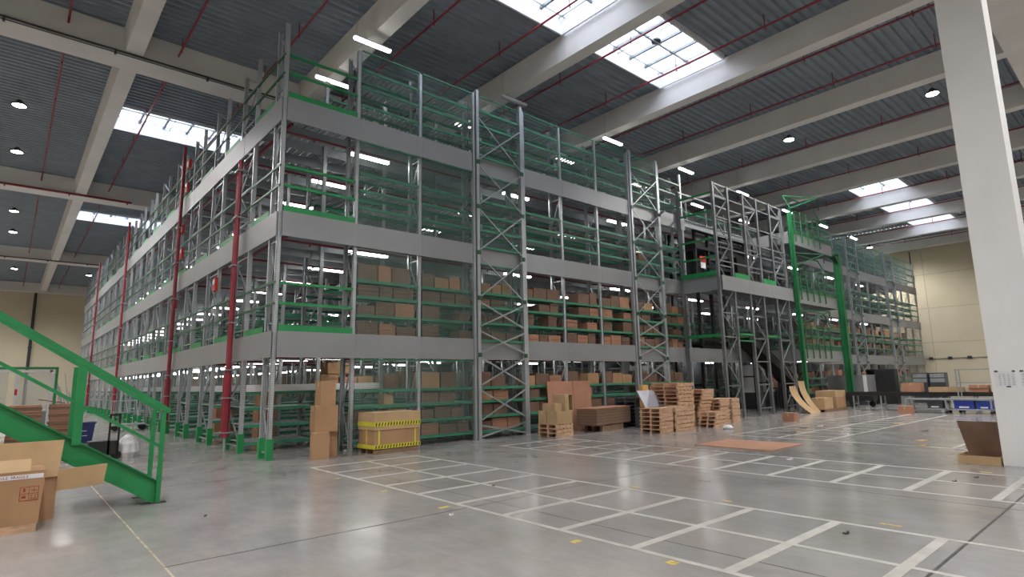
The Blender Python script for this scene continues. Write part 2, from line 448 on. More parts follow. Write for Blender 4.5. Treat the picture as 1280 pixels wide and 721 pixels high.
def cpost(mb, x, y, z0, z1, w=.10, d=.075, t=.008, open_dir=1):
    mb.box(x-w/2, x+w/2, y, y+t*open_dir if open_dir > 0 else y+t, z0, z1) if open_dir > 0 else mb.box(x-w/2, x+w/2, y-t, y, z0, z1)
    y0, y1 = (y, y+d) if open_dir > 0 else (y-d, y)
    mb.box(x-w/2, x-w/2+t, y0, y1, z0, z1); mb.box(x+w/2-t, x+w/2, y0, y1, z0, z1)
def bracing(mb, depth, z1, pitch=.95, z0=.15, plane='y', w=.03, x=0):
    z = z0; s_ = 0
    a, b = .06, depth-.06
    while z < z1 - .2:
        zz = min(z + pitch, z1-.08)
        P = (lambda t, q: (x, t, q)) if plane == 'y' else (lambda t, q: (t, x, q))
        mb.bar(P(a, z), P(b, z), w)
        mb.bar(P(a, z) if s_ == 0 else P(b, z), P(b, zz) if s_ == 0 else P(a, zz), w)
        s_ = 1 - s_; z = zz
    return mb
def c(m, *a, **k):
    mb = MB(); cpost(mb, *a, **k); return mb.mesh('post', m)
POST_F = c(M_POST, 0, 0, 0, TOP); POST_R = c(M_POST, 0, 0, 0, TOP, open_dir=-1)
BR = {d: bracing(MB(), d, TOP).mesh('bracing', M_STEEL) for d in (.58, 1.25)}
GUARD = MB().box(-.07, .07, -.02, .10, 0, .45).mesh('post_guard', M_GREEN)
def framemesh(d, top=TOP):
    mb = MB(); cpost(mb, 0, 0, 0, top); cpost(mb, 0, d, 0, top, open_dir=-1); bracing(mb, d, top)
    return mb.mesh('upright_frame', M_STEEL)
FR = {d: framemesh(d) for d in (.58, 1.25)}
def detail_frame(parent, x, y, d, guard=False):
    fr = inst('upright_frame', BR[d], parent, (x, y, 0))
    inst('post', POST_F, fr); inst('post', POST_R, fr, (0, d, 0))
    if guard: inst('post_guard', GUARD, fr); inst('post_guard', GUARD, fr, (0, d-.08, 0))
BEAM = MB().box(.05, B-.05, -.02, .02, -.035, .035).mesh('beam', M_GREEN2)
def shelfmesh(d, name='shelf_deck'):
    mb = MB(); k = 0; x = .09
    while x < B - .12:
        mb.box(x, x+.10, .02, d-.02, .022, .034); x += .155
    return mb
SHELF = {d: shelfmesh(d).mesh('shelf_deck', M_SHELF) for d in (.58, 1.25)}
def baymesh(d):
    g = MB()
    for lv in SH:
        for z in SH[lv]:
            g.box(.05, B-.05, 0, .04, z-.035, z+.035).box(.05, B-.05, d-.04, d, z-.035, z+.035)
    s_ = MB()
    for lv in SH:
        for z in SH[lv]:
            x = .09
            while x < B - .12:
                s_.box(x, x+.10, .03, d-.03, z+.022, z+.034); x += .155
    return g.mesh('shelf_beams', M_GREEN2), s_.mesh('shelf_decks', M_SHELF)
BAYG, BAYS = baymesh(1.25)

def rack_section(x0, x1, label, frames_to=True, first_bay_open=False, lastframe=True):
    """front row, bays between multiples x0..x1 (in bays); every beam and shelf its own part"""
    r = empty('shelving_rack', (x0*B, 0, 0), label, 'shelving', 'front row racks')
    for k in range(x0, x1 + (1 if lastframe else 0)):
        detail_frame(r, (k-x0)*B, 0, .58, guard=(k == 0))
    for k in range(x0, x1):
        if first_bay_open and k == 0: continue
        for lv in SH:
            for z in SH[lv]:
                inst('beam', BEAM, r, ((k-x0)*B, 0, z)); inst('beam', BEAM, r, ((k-x0)*B, .56, z))
                inst('shelf_deck', SHELF[.58], r, ((k-x0)*B, 0, z))
    return r
rack_section(0, 3, 'front shelving rack at the near corner, left of the first X-braced tower', first_bay_open=True)
rack_section(4, 7, 'front shelving rack between the two near X-braced towers')
rack_section(8, 9, 'short front shelving rack right of the second X-braced tower')
rack_section(15, 19, 'front shelving rack just beyond the right green column')
rack_section(20, 23, 'front shelving rack between the two far X-braced towers')
rack_section(24, 27, 'front shelving rack at the far right end by the cream wall')

# rows behind
BINF = MB().box(.06, B-.06, -.015, 0, 0, .17).mesh('bin_front', M_PAPER)
for k in range(1, 17):
    y = ROWY[k]
    r = empty('shelving_rack', (0, y, 0), 'tall shelving row, %s one behind the front row' % ORD[k], 'shelving', 'rows of racks behind the front one')
    nb = NB if k <= 3 else (9 if k == 4 else 3)
    for b in range(nb + 1):
        if b == 0 or (k <= 2 and b <= 2): detail_frame(r, b*B, 0, 1.25, guard=(b == 0))
        else: inst('upright_frame', FR[1.25], r, (b*B, 0, 0))
    for z in SH[0]:
        inst('beam', BEAM, r, (0, .02, z)); inst('beam', BEAM, r, (0, 1.23, z)); inst('shelf_deck', SHELF[1.25], r, (0, 0, z))
    inst('bin_front', BINF, r, (0, -.01, 1.46)); inst('bin_front', BINF, r, (B, -.01, 1.46))
    for b in range(1, nb):
        if k == 1 and b <= 3:
            for lv in SH:
                for z in SH[lv]:
                    inst('beam', BEAM, r, (b*B, .02, z)); inst('beam', BEAM, r, (b*B, 1.23, z)); inst('shelf_deck', SHELF[1.25], r, (b*B, 0, z))
        else:
            inst('shelf_beams', BAYG, r, (b*B, 0, 0), kind='stuff'); inst('shelf_decks', BAYS, r, (b*B, 0, 0), kind='stuff')

# X-braced towers
XZ = [(.0, .45), (.45, 1.42), (1.42, 2.35), (2.35, 3.1), (3.1, 3.95), (3.95, 5.35), (5.35, 6.75), (6.75, 8.15), (8.15, 9.65)]
def tower(k, label):
    r = empty('braced_tower', (k*B, -.14, 0), label, 'tower', 'X-braced towers')
    w = B
    for x in (.05, w-.05):
        mb = MB(); cpost(mb, x, 0, 0, TOP+.12, w=.11, d=.09); part('post', mb, M_POST, r)
        mb = MB(); cpost(mb, x + (.08 if x < 1 else -.08), .70, 0, TOP, w=.08, d=.08, open_dir=-1); part('post', mb, M_POST, r)
    for x in (-.07, w+.07):
        mb = MB(); cpost(mb, x, .04, 0, TOP, w=.08, d=.08); part('post', mb, M_POST, r)
    for (a, b) in XZ:
        mb = MB(); mb.bar((.08, -.005, a+.06), (w-.08, -.005, b-.04), .008, .045, (0, 1, 0)) if False else None
        m1 = MB().hexa([(.08, -.012, a+.05), (.08, 0, a+.05), (w-.08, 0, b-.09), (w-.08, -.012, b-.09), (.08, -.012, a+.10), (.08, 0, a+.10), (w-.08, 0, b-.04), (w-.08, -.012, b-.04)])
        m2 = MB().hexa([(.08, .002, b-.09), (.08, .014, b-.09), (w-.08, .014, a+.05), (w-.08, .002, a+.05), (.08, .002, b-.04), (.08, .014, b-.04), (w-.08, .014, a+.10), (w-.08, .002, a+.10)])
        part('cross_brace', m1, M_STEEL, r); part('cross_brace', m2, M_STEEL, r)
    for z in (.20, .62, 1.04, 1.42, 2.76, 3.27, 3.74, 4.15, 5.54, 6.05, 6.50, 6.95, 8.36, 8.83, 9.35, 9.83):
        inst('beam', BEAM, r, (0, .06, z)); inst('beam', BEAM, r, (0, .66, z))
        inst('shelf_deck', SHELF[.58], r, (0, .08, z))
    gp = MB()
    for z in (2.35, 4.0, 5.35, 6.75, 8.15): gp.box(.0, .12, -.02, 0, z-.06, z+.06).box(w-.12, w, -.02, 0, z-.06, z+.06)
    part('gusset_plate', gp, M_GREEND, r)
    part('brace_foot', MB().box(-.05, .15, -.04, .12, 0, .02).box(w-.15, w+.05, -.04, .12, 0, .02), M_STEEL, r)
tower(3, 'tall X-braced tower in the rack front, nearest to the corner')
tower(7, 'tall X-braced tower in the rack front, second from the corner')
tower(19, 'tall X-braced tower beyond the right green column, nearer of the two far ones')
tower(23, 'farthest X-braced tower near the cream wall')

# mezzanine floors: slatted deck, joists, fascia, railing
FA_R = MB().box(.03, B-.003+.03, -.075, -.06, -.58, .01).mesh('fascia_panel', M_FASCIA)
FA_L = MB().box(-.075, -.06, .0, 2.837, -.58, .01).mesh('fascia_panel', M_FASCIA)
RAIL_L = MB().box(-.06, -.025, 0, 2.84, -.025, .025).mesh('guard_rail', M_GREEND)
TOE_L = MB().box(-.055, -.045, .12, 1.5, 0, .15).mesh('toe_board', M_GREEN)
for i, z in enumerate(LV):
    r = empty('mezzanine_floor', (0, 0, z), '%s steel mezzanine floor with grey fascia, %s' % (['lowest', 'middle', 'uppermost'][i], ['just above head height', 'halfway up the rack', 'under the top shelves'][i]), 'mezzanine', 'mezzanine floors')
    for b in range(NB):
        if 9 <= b < 15 and i != 9:
            if i >= 1 or b >= 12: continue
        inst('fascia_panel', FA_R, r, (b*B, 0 if b not in (3, 7, 19, 23) else .06, 0))
    for k in range(16):
        inst('fascia_panel', FA_L, r, (0, .04 + k*2.84 if k else .02, 0))
        inst('guard_rail', RAIL_L, r, (0, k*2.84, 1.12)); inst('guard_rail', RAIL_L, r, (0, k*2.84, .63))
        if True: inst('toe_board', TOE_L, r, (0, k*2.84 + (.55 if k == 0 else .47), .01))
    dk = MB(); x = .04
    while x < NB*B - .1:
        dk.box(x, x+.125, .02, 45.9, -.045, -.01); x += .19
    part('deck_slats', dk, M_SHELF, r, kind='stuff')
    js = MB()
    for k in range(6):
        y0 = ROWY[k]; d = ROWD[k]
        for y in (y0+.1, y0+d-.1, y0+d+.75):
            js.box(.05, NB*B, y, y+.05, -.30, -.05)
    for k in range(6, 17):
        for y in (ROWY[k]+.1, ROWY[k]+1.2): js.box(.05, 6, y, y+.05, -.30, -.05)
    part('floor_joists', js, M_STEEL, r, kind='stuff')
    for zz in (.64, 1.11): part('guard_rail', MB().box(.05, B-.05, -.03, .01, zz-.03, zz+.03), M_GREEN, r)
    part('toe_board', MB().box(.05, B-.05, -.055, -.04, .01, .15), M_GREEN, r)

# wire mesh panels on the rack front
def wiremesh(h, vp, hp):
    mb = MB(); x = .06; t = .0022
    while x < B-.05: mb.box(x-t, x+t, -.004, .0, 0, h); x += vp
    z = .03
    while z < h: mb.box(.05, B-.05, 0, .004, z-t, z+t); z += hp
    return mb.mesh('wire_grid', M_MESH)
WM = {'g': wiremesh(1.95, .05, .05), 'm': wiremesh(2.2, .05, .05), 't': wiremesh(1.86, .055, .25)}
RAILT = MB().box(.05, B-.05, -.015, .015, 0, .035).mesh('top_rail', M_GREEN2)
def mesh_panel(b, key, z, lab, h):
    r = empty('mesh_panel', (b*B, -.035, z), lab, 'mesh panel', 'wire mesh panels on the rack front')
    inst('wire_grid', WM[key], r, kind='stuff'); inst('top_rail', RAILT, r, (0, 0, h)); inst('clip', CLIP, r); inst('clip', CLIP, r, (1, 0, 0))
CLIP = MB().box(.4, .44, -.02, .01, .3, .34).mesh('clip', M_STEEL)
for b in (1, 2, 3, 4, 5, 6, 7):
    for key, z, h, n in (('g', .22, 1.95, 'ground'), ('m', 2.82, 2.18, 'first floor'), ('m', 5.6, 2.18, 'second floor'), ('t', 8.45, 1.88, 'top floor')):
        if b > 2 and key == 'g': continue
        if b > 3 and key == 'm': continue
        mesh_panel(b, key, z, 'fine wire mesh panel, %s level, %s bay from the corner' % (n, ORD[b+1]), h)
for b in list(range(15, 27)):
    mesh_panel(b, 't', 8.45, 'top level wire mesh panel beyond the green columns, %s bay along' % ORD[b-14], 1.88)

# strip lamps: aisles between rows, each level
LB = MB().box(-.60, .60, -.06, .06, 0, .04).mesh('housing', M_WHITE)
LD = MB().box(-.58, .58, -.055, .055, -.06, 0).mesh('diffuser', M_LIT)  # diffuser enlarged so its shape stands in for lamp glare
LDU = MB().box(-.58, .58, -.055, .055, -.06, 0).mesh('diffuser', M_UNLIT)
LR = MB().bar((-.5, 0, .05), (-.5, 0, .2), .01).bar((.5, 0, .05), (.5, 0, .2), .01).mesh('bracket', M_STEEL)
LRL = MB().bar((-.5, 0, .05), (-.5, 0, 1.30), .008).bar((.5, 0, .05), (.5, 0, 1.30), .008).mesh('hanger', M_STEEL)
def aisle_y(k): return (ROWY[k-1] + ROWD[k-1] + ROWY[k]) / 2
for k in range(1, 17):
    nx = 8 if k == 1 else (6 if k == 2 else (3 if k == 3 else 2))
    for li, z in ((1, 2.43), (2, 5.21), (3, 8.03), (4, 11.6)):
        for j in range(nx):
            if li == 4 and k > 2: continue
            x = 2.9 + 5.6 * j
            lit = not (li == 4 and j == 1 and k == 1)
            lab = '%s strip lamp %s, %s aisle, %s along it' % ('slim glowing' if lit else 'dark unlit', ['', 'below the lowest floor', 'below the middle floor', 'below the uppermost floor', 'above the top shelves'][li], ORD[k], ORD[j+1])
            r = empty('strip_lamp', (x, aisle_y(k), z), lab, 'lamp', 'strip lamps over the aisles')
            inst('housing', LB, r); inst('diffuser', LD if lit else LDU, r); inst('bracket' if li < 4 else 'hanger', LR if li < 4 else LRL, r)
# red sprinkler pipes inside the rack, along x under each floor
for i, z in enumerate(LV):
    for k in (1, 2, 3, 4):
        y = aisle_y(k) - .35
        r = empty('sprinkler_pipe', (.3, y, z-.42), 'red sprinkler pipe under the %s floor in the %s aisle' % (['lowest', 'middle', 'uppermost'][i], ORD[k]), 'pipe', 'sprinkler pipes inside the rack')
        part('pipe', MB().tube((0, 0, 0), (24 if k < 3 else 8, 0, 0), .03, 6), M_RED, r)
        hd = MB()
        for q in range(8): hd.lathe((.8+q*2.9, 0, -.08), [(.012, .06), (.03, 0)], 6)
        part('sprinkler_head', hd, M_RED, r)
    r = empty('sprinkler_pipe', (.28, .3, z-.48), 'red sprinkler main just inside the left side under the %s floor' % ['lowest', 'middle', 'uppermost'][i], 'pipe', 'sprinkler pipes inside the rack')
    part('pipe', MB().tube((0, 0, 0), (0, 44, 0), .045, 8), M_RED, r)
    part('elbow', MB().tube((0, .6, 0), (0, .6, .2), .045, 8), M_RED, r)
# risers on the left side
for j, (y, zt) in enumerate(((2.66, 7.6), (9.9, 10.4), (22.7, 10.4), (35.6, 10.4))):
    r = empty('sprinkler_riser', (-.2, y, 0), 'red riser pipe on the left side of the rack, %s from the corner' % ORD[j+1], 'pipe', 'red risers on the left side')
    part('pipe', MB().tube((0, 0, .35), (0, 0, zt), .055, 10), M_RED, r)
    part('pipe', MB().tube((0, .2, .9), (0, .2, zt-.3), .03, 8), M_RED, r)
    part('lower_pipe', MB().tube((0, 0, .35), (0, 0, 1.9), .085, 12).tube((0, .2, .35), (0, .2, 1.9), .07, 12), M_RED, r)
    cl = MB()
    for z in (.45, 1.3, 2.0, 3.2, 4.7, 6.0, 7.3): cl.box(-.08, .16, -.09, .28, z, z+.03)
    part('clamp', cl, M_STEEL, r)
    part('stub', MB().tube((0, 0, .0), (0, 0, .35), .03, 8), M_STEEL, r)
for j, (y, z, sz) in enumerate(((9.6, 9.65, .32), (9.6, 8.85, .2), (9.9, 7.25, .32), (9.7, 6.4, .22), (23.2, 9.65, .32), (10.2, 4.55, .3), (4.9, 4.6, .25))):
    r = empty('fire_alarm_box', (-.14, y, z), 'small red alarm box on the left side, %s' % ['by the second riser above the top rail', 'narrow, below the topmost box', 'under the uppermost fascia by the second riser', 'by the second riser at middle level', 'farther back by the third riser', 'lower, beside the second riser', 'between the first and second risers'][j], 'alarm box', 'red alarm boxes')
    part('housing', MB().box(0, .08, -sz/2, sz/2, -sz/2 if sz > .25 else -.25, sz/2), M_REDB, r)
    part('disc', MB().tube((-.02, 0, 0), (0, 0, 0), sz*.32, 12), M_WHITE, r)
    part('mount_post', MB().box(.08, .10, -.02, .02, -.5, .2), M_STEEL, r)

# ------------------------------------------------------------------ projecting lift frame and green columns
YP = -1.8
r = empty('lift_frame', (16.4, YP, 0), 'tall grey steel lift frame standing out from the rack front beside the pallet stacks', 'steel frame')
for j, (a, b) in enumerate(((16.4, 17.55), (18.85, 20.05), (21.3, 22.5))):
    for q in (a, b):
        mb = MB(); cpost(mb, q-16.4, 0, 0, 9.43, w=.13, d=.10); part('post', mb, M_STEELD, r)
    br = MB(); z = .3; s_ = 0
    while z < 9.3:
        zz = min(z + .95, 9.35)
        br.bar((a-16.4+.06, .05, z), (b-16.4-.06, .05, z), .03, .05)
        br.bar((a-16.4+.06, .05, z if s_ == 0 else zz), (b-16.4-.06, .05, zz if s_ == 0 else z), .03, .05)
        z = zz; s_ = 1 - s_
    part('bracing', br, M_STEELD, r)
for x in (0, 6.1):
    mb = MB(); cpost(mb, x, 1.7, 0, 9.43, w=.11, d=.10, open_dir=-1); part('post', mb, M_STEELD, r)
for z in (9.40, 8.9, 8.0, 7.25, 6.75, 6.2):
    part('rail', MB().box(0, 6.1, .03, .07, z-.025, z+.025), M_STEELD, r)
for z in (9.0, 8.25, 7.1, 6.35): part('side_rail', MB().box(-.03, .02, .1, 1.7, z-.035, z+.035), M_GREEN, r)
for (a, b) in ((1.2, 2.4), (3.7, 4.85)): part('toe_board', MB().box(a, b, -.02, .0, 5.58, 5.80), M_GREEN, r)
part('side_toe_board', MB().box(-.06, -.04, .05, 1.7, 5.58, 5.78), M_GREEN, r)
part('top_rail', MB().box(0, 6.1, 1.6, 1.64, 9.36, 9.42), M_STEELD, r)
part('gate_bar', MB().box(1.2, 2.4, .0, .03, 3.25, 3.33).box(1.2, 2.45, .0, .04, 3.0, 3.05).box(3.65, 4.9, 0, .03, 3.25, 3.33), M_GREEN, r)
part('side_rail', MB().box(-.03, .02, .1, 1.7, 3.15, 3.27), M_GREEN, r)
# projecting platforms
def platform(z, x0, x1, label, left=True, bars=True):
    r = empty('loading_platform', (x0, YP, z), label, 'platform', 'loading platforms')
    w = x1-x0
    n = max(1, round(w/2.4))
    for k in range(n): part('fascia_panel', MB().box(w*k/n+.003, w*(k+1)/n-.003, -.06, -.045, -.58, 0), M_FASCIA, r)
    if left: part('fascia_panel', MB().box(-.075, -.06, -.04, 1.72, -.58, 0), M_FASCIA, r)
    part('fascia_panel', MB().box(w+.06, w+.075, -.04, 1.72, -.58, 0), M_FASCIA, r)
    part('deck_plate', MB().box(-.04, w+.04, -.03, 1.75, -.09, -.02), M_DGREY, r)
    js = MB()
    for k in range(int(w/.6)): js.box(.2+k*.6, .25+k*.6, .0, 1.7, -.4, -.09)
    part('joists', js, M_STEEL, r)
    return r, w
platform(5.58, 16.48, 22.9, 'middle loading platform inside the grey lift frame')
for j, z in enumerate(LV):
    r, w = platform(z-.02*(1 if j == 1 else 0), 23.1, 28.2, '%s loading platform between the two green columns' % ['lowest', 'middle', 'top'][j], left=(j != 1))
    x0 = 23.1
    for q in (1.12, .6): part('gate_rail', MB().box(.1, 3.9, -.10, -.06, q-.03, q+.03), M_GREEND, r)
    for k in range(5): part('gate_bar', MB().box(.55+k*.72, .63+k*.72, -.14, -.10, -.42, 1.15), M_GREEND, r)
    for q in (1.12, .6): part('guard_rail', MB().box(4.0, 5.0, -.08, -.04, q-.03, q+.03), M_GREEN, r)
    part('toe_board', MB().box(.1, 5.0, -.09, -.075, 0, .15), M_GREEND, r)
    part('gate_frame', MB().bar((.3, -.1, 1.2), (1.6, -.9, 1.75), .05).bar((1.6, -.9, 1.75), (3.8, -.1, 1.75), .05).bar((.3, -.1, 1.2), (.3, .2, 1.9), .05).bar((.3, .2, 1.9), (3.8, .2, 1.9), .05).bar((3.8, .2, 1.9), (3.8, -.1, 1.2), .05).bar((1.6, -.9, 1.75), (.3, .2, 1.9), .04), M_GREEND, r)
def ibeam(mb, x, y, z0, z1, w=.26):
    mb.box(x-w/2, x+w/2, y-w/2, y-w/2+.02, z0, z1).box(x-w/2, x+w/2, y+w/2-.02, y+w/2, z0, z1).box(x-.012, x+.012, y-w/2, y+w/2, z0, z1)
    return mb
for j, (x, zt, lab) in enumerate(((22.98, 9.3, 'green steel column right of the lift frame, slimmer and taller'), (28.42, 7.95, 'thick green steel column at the right of the loading platforms'))):
    r = empty('steel_column', (x, YP-.2, 0), lab, 'column', 'green columns')
    part('shaft', ibeam(MB(), 0, 0, 0, zt, .17 if j == 0 else .30), M_GREENC, r)
    part('base_plate', MB().box(-.22, .22, -.22, .22, 0, .03), M_DARK, r)
    if j: part('bracket', MB().hexa([(-.12, -.1, 7.4), (.12, -.1, 7.4), (.12, .3, 7.75), (-.12, .3, 7.75), (-.5, -.1, 7.78), (.12, -.1, 7.78), (.12, .3, 7.8), (-.5, .3, 7.8)]), M_GREEND, r)

# black machinery inside the lift frame
r = empty('vertical_conveyor', (18.3, .3, 0), 'black vertical conveyor machine behind the grey lift frame', 'machine')
for x in (0, 1.1, 2.2, 3.4, 4.6, 5.4):
    for y in (0, 1.3): part('post', MB().box(x, x+.12, y, y+.12, 0 if x < 2.5 else 5.6, 8.2), M_BLACK, r)
for z in (1.0, 2.9, 3.25, 5.75, 6.6, 7.4, 7.9, 8.15):
    part('cross_rail', MB().box(0, 5.5 if z > 5.5 else 2.3, -.02, .04, z-.07, z+.07).box(0, 5.5 if z > 5.5 else 2.3, 1.3, 1.36, z-.05, z+.05), M_BLACK, r)
for z in (1.2, 3.0, 5.8): part('belt', MB().box(.1, 2.2, .15, 1.2, z, z+.12), M_RUB, r)
part('drive_box', MB().box(.3, 1.9, .1, 1.1, 7.3, 7.75), M_BLACK, r)
part('sign_plate', MB().box(.25, .75, -.05, -.03, 6.75, 7.0), M_REDB, r, label='red strip over a white notice')
part('notice', MB().box(.3, .7, -.05, -.03, 6.45, 6.72), M_PAPER, r)
part('side_panel', MB().box(2.9, 5.3, .3, .4, 5.65, 8.1), M_DGREY, r)
part('side_panel', MB().box(.2, 2.2, .9, 1.0, 5.65, 8.1), M_BLACK, r)
part('side_panel', MB().box(.15, 2.2, 1.45, 1.5, .1, 2.7), M_DGREY, r)
part('hopper', MB().hexa([(3.2, -.3, 6.2), (4.4, -.3, 6.2), (4.4, .2, 6.2), (3.2, .2, 6.2), (2.9, -.4, 7.2), (4.7, -.4, 7.2), (4.7, .25, 7.2), (2.9, .25, 7.2)]), M_BLACK, r)
r = empty('inclined_conveyor', (20.2, -.9, 0), 'black inclined conveyor coming down to the floor behind the lift frame', 'conveyor')
for y in (0, .7):
    part('side_rail', MB().bar((0, y, 3.3), (5.0, y, .95), .05, .22), M_BLACK, r)
    part('handrail', MB().bar((0, y, 3.58), (5.0, y, 1.23), .04, .05), M_BLACK, r)
    part('handrail', MB().bar((0, y, 3.46), (5.0, y, 1.11), .03, .04), M_BLACK, r)
part('belt', MB().hexa([(0, .03, 3.25), (5, .03, .9), (5, .67, .9), (0, .67, 3.25), (0, .03, 3.3), (5, .03, .95), (5, .67, .95), (0, .67, 3.3)]), M_RUB, r)
for x in (.4, 1.6, 2.8, 4.0, 4.9):
    z = 3.3-.47*x
    for y in (0, .7): part('leg', MB().box(x, x+.08, y-.04, y+.04, 0, z+.25), M_BLACK, r)
    part('cross_rail', MB().box(x, x+.06, 0, .7, z*.5, z*.5+.06), M_BLACK, r)
r = empty('machine_enclosure', (17.3, .85, 0), 'pale grey machine enclosure at the ground behind the pallet stacks', 'enclosure')
part('panel', MB().box(-2.2, 0.9, .9, 1.0, 0, 2.1), M_FASCIA, r); part('panel', MB().box(-2.2, -2.1, 0, .9, 0, 2.1), M_FASCIA, r); part('frame', MB().box(-2.25, .95, .85, 1.05, 2.1, 2.16), M_STEEL, r)
r = empty('machine_cabinet', (23.6, .5, 0), 'white cabinet with a slanted top seen through the lift frame at ground level', 'cabinet')
part('body', MB().hexa([(0, 0, .8), (1.7, 0, .8), (1.7, .8, .8), (0, .8, .8), (0, 0, 2.15), (1.2, 0, 2.15), (1.2, .8, 2.15), (0, .8, 2.15)]), M_WHITE, r)
part('screen', MB().box(.9, 1.2, -.03, 0, 1.2, 1.7), M_PAPER, r); part('base', MB().box(0, 1.7, .02, .78, 0, .8), M_DARK, r)
r = empty('winding_machine', (26.6, 0.2, 0), 'dark round-framed machine with a yellow guard between the green columns', 'machine')
part('body', MB().box(-.9, .9, 0, 1, 0, .9), M_DGREY, r)
part('frame', MB().box(-1.1, -1.0, 0, .1, 0, 2.2).box(1.0, 1.1, 0, .1, 0, 2.2).box(-1.1, 1.1, 0, .1, 2.1, 2.2), M_BLACK, r)
part('yellow_guard', MB().lathe((-.2, -.1, 1.05), [(.28, 0), (.34, .2), (.34, .55), (.2, .8)], 12), M_YELB, r)
part('side_box', MB().box(-.9, -.4, .1, .6, .9, 2.0), M_CARD2, r)
part('hood', MB().box(.3, 1.2, .2, 1, .9, 1.5), M_FASCIA, r)

# ------------------------------------------------------------------ cartons on the shelves
def carton_mesh(w, d, h, m, seam=True):
    mb = MB(); mb.box(-w/2, w/2, -d/2, d/2, 0, h-.004)
    mb.box(-w/2, w/2, -d/2, -.004, h-.004, h); mb.box(-w/2, w/2, .004, d/2, h-.004, h)
    return mb.mesh('carton', m)
CM = {}
def carton(x, y, z, w, d, h, m, label, group=None, rz=0, tape=True, name='carton'):
    k = (round(w, 2), round(d, 2), round(h, 2), m.name)
    if k not in CM:
        w2, d2, h2 = k[:3]
        CM[k] = (carton_mesh(w2, d2, h2, m), MB().box(-w2/2-.002, w2/2+.002, -.03, .03, h2, h2+.002).box(-w2/2-.002, -w2/2, -.03, .03, h2-.12, h2).box(w2/2, w2/2+.002, -.03, .03, h2-.12, h2).mesh('packing_tape', M_TAPE))
    o = inst(name, CM[k][0], None, (x, y, z), rz); tag(o, label, 'box', group)
    if tape: inst('packing_tape', CM[k][1], o)
    return o
def bundle(x, y, z, w, d, h, label, group, m=None):
    """pile of flattened cartons lying on a shelf"""
    k = ('b', round(w, 2), round(d, 2), round(h, 2), (m or M_CARDD).name)
    if k not in CM:
        mb = MB(); zz = 0; n = max(3, int(h/.045)); t = h/n; rnd = random.Random(int(w*100+h*1000))
        for i in range(n):
            j = rnd.uniform(-.012, .012)
            mb.box(-w/2+j, w/2+j, -d/2+j, d/2+j, zz+.004, zz+t); zz += t
        CM[k] = mb.mesh('cardboard_pile', m or M_CARDD)
    o = inst('cardboard_pile', CM[k], None, (x, y, z)); tag(o, label, 'cardboard pile', group)
    return o
rnd = random.Random(3)
SHN = ['bottom', 'second', 'third', 'upper']
cols = [M_CARD, M_CARD2, M_CARDD, M_CARDD, M_CARDD]
count = 0
for b in [1, 2, 3, 4, 5, 6, 7, 8, 15, 16, 17, 18, 19, 20, 21, 22, 23, 24]:
    for lv in (0, 1, 2):
        zs = SH[lv] if lv == 0 else [LV[lv-1]] + SH[lv]
        for si, z in enumerate(zs):
            nxt = zs[si+1] if si+1 < len(zs) else z + .62
            gap = nxt - z - .12
            if lv == 2 and not (b in (4, 5, 7) and si in (1, 2)): continue
            if b >= 15 and (si % 2 == 0 or lv == 2): continue
            if lv == 0 and b == 1 and si != 1: continue
            if b >= 4 and lv == 0 and si in (0,) and b < 9: continue
            x = b*B + .12; j = 0
            while x < (b+1)*B - .4:
                w = rnd.choice([.36, .46, .52, .56])
                if x + w > (b+1)*B - .08: break
                h = min(gap, rnd.choice([.24, .30, .36, .42]))
                if si == len(zs)-1: h = rnd.choice([.3, .36, .42])
                top = 'on the %s shelf' % SHN[min(si, 3)] if (lv == 0 or si > 0) else 'on the floor'
                where = '%s, %s, %s bay, %s from left' % (top, {0: 'ground level', 1: 'first floor', 2: 'second floor'}[lv], ORD[b+1], ORD[j+1])
                if rnd.random() < (.7 if lv == 2 else .1 if b > 1 or lv > 0 else .3): x += w + .1; continue
                if lv == 1 and si < 3 or (lv == 0 and rnd.random() < .5):
                    bundle(x+w/2, .29, z+.036 if (lv == 0 or si > 0) else z, w, .5, round(h, 2), 'cardboard pile ' + where, 'cardboard on the front racks', rnd.choice([M_CARDD, M_CARDD, M_CARD2]))
                else:
                    carton(x+w/2, .29, z+.036 if (lv == 0 or si > 0) else z, w, .48, round(h, 2), rnd.choice(cols), 'brown carton ' + where, 'cartons on the front racks', tape=False)
                count += 1; j += 1; x += w + .04
# cartons on the row behind, near the corner
zt = 1.46
for (x, y, z, w, d, h, m, lab) in (
        (2.25, 2.4, zt, .5, .5, .42, M_CARD, 'brown carton left end of the white shelf behind the first open bay'),
        (2.80, 2.4, zt, .5, .5, .34, M_CARD2, 'brown carton second from left on the white shelf behind the open bay'),
        (3.32, 2.4, zt, .46, .5, .36, M_CARD, 'brown carton third on the white shelf behind the open bay'),
        (2.5, 2.4, zt+.43, .62, .5, .36, M_CARD, 'larger carton stacked on top of the two left shelf cartons'),
        (4.2, 2.5, zt, .5, .5, .4, M_CARD2, 'reddish carton on the shelf behind the second bay'),
        (4.9, 2.5, zt, .55, .5, .5, M_CARD, 'taller carton on the shelf behind the second bay, right one'),
        (6.1, 2.5, zt, .55, .5, .45, M_CARDD, 'dark carton on the shelf behind the first X-braced tower'),
        (.95, 7.0+.3, 0, .6, .5, .55, M_CARD, 'carton on the floor in the left passage behind the second frame pair'),
        (.95, 7.3, .56, .55, .5, .5, M_CARD2, 'carton stacked on the floor carton in the left passage'),
        (1.3, 4.4, 0, .5, .5, .5, M_CARD, 'lowest of three cartons stacked inside the left passage'),
        (1.3, 4.4, .51, .5, .5, .45, M_CARD2, 'middle of three cartons stacked inside the left passage'),
        (1.32, 4.42, .97, .46, .46, .4, M_CARD, 'uppermost of three cartons stacked inside the left passage')):
    if z > 2.6 and False: continue
    carton(x, y, z, w, d, min(h, 2.2-z) if z < 2.2 else h, m, lab, None)

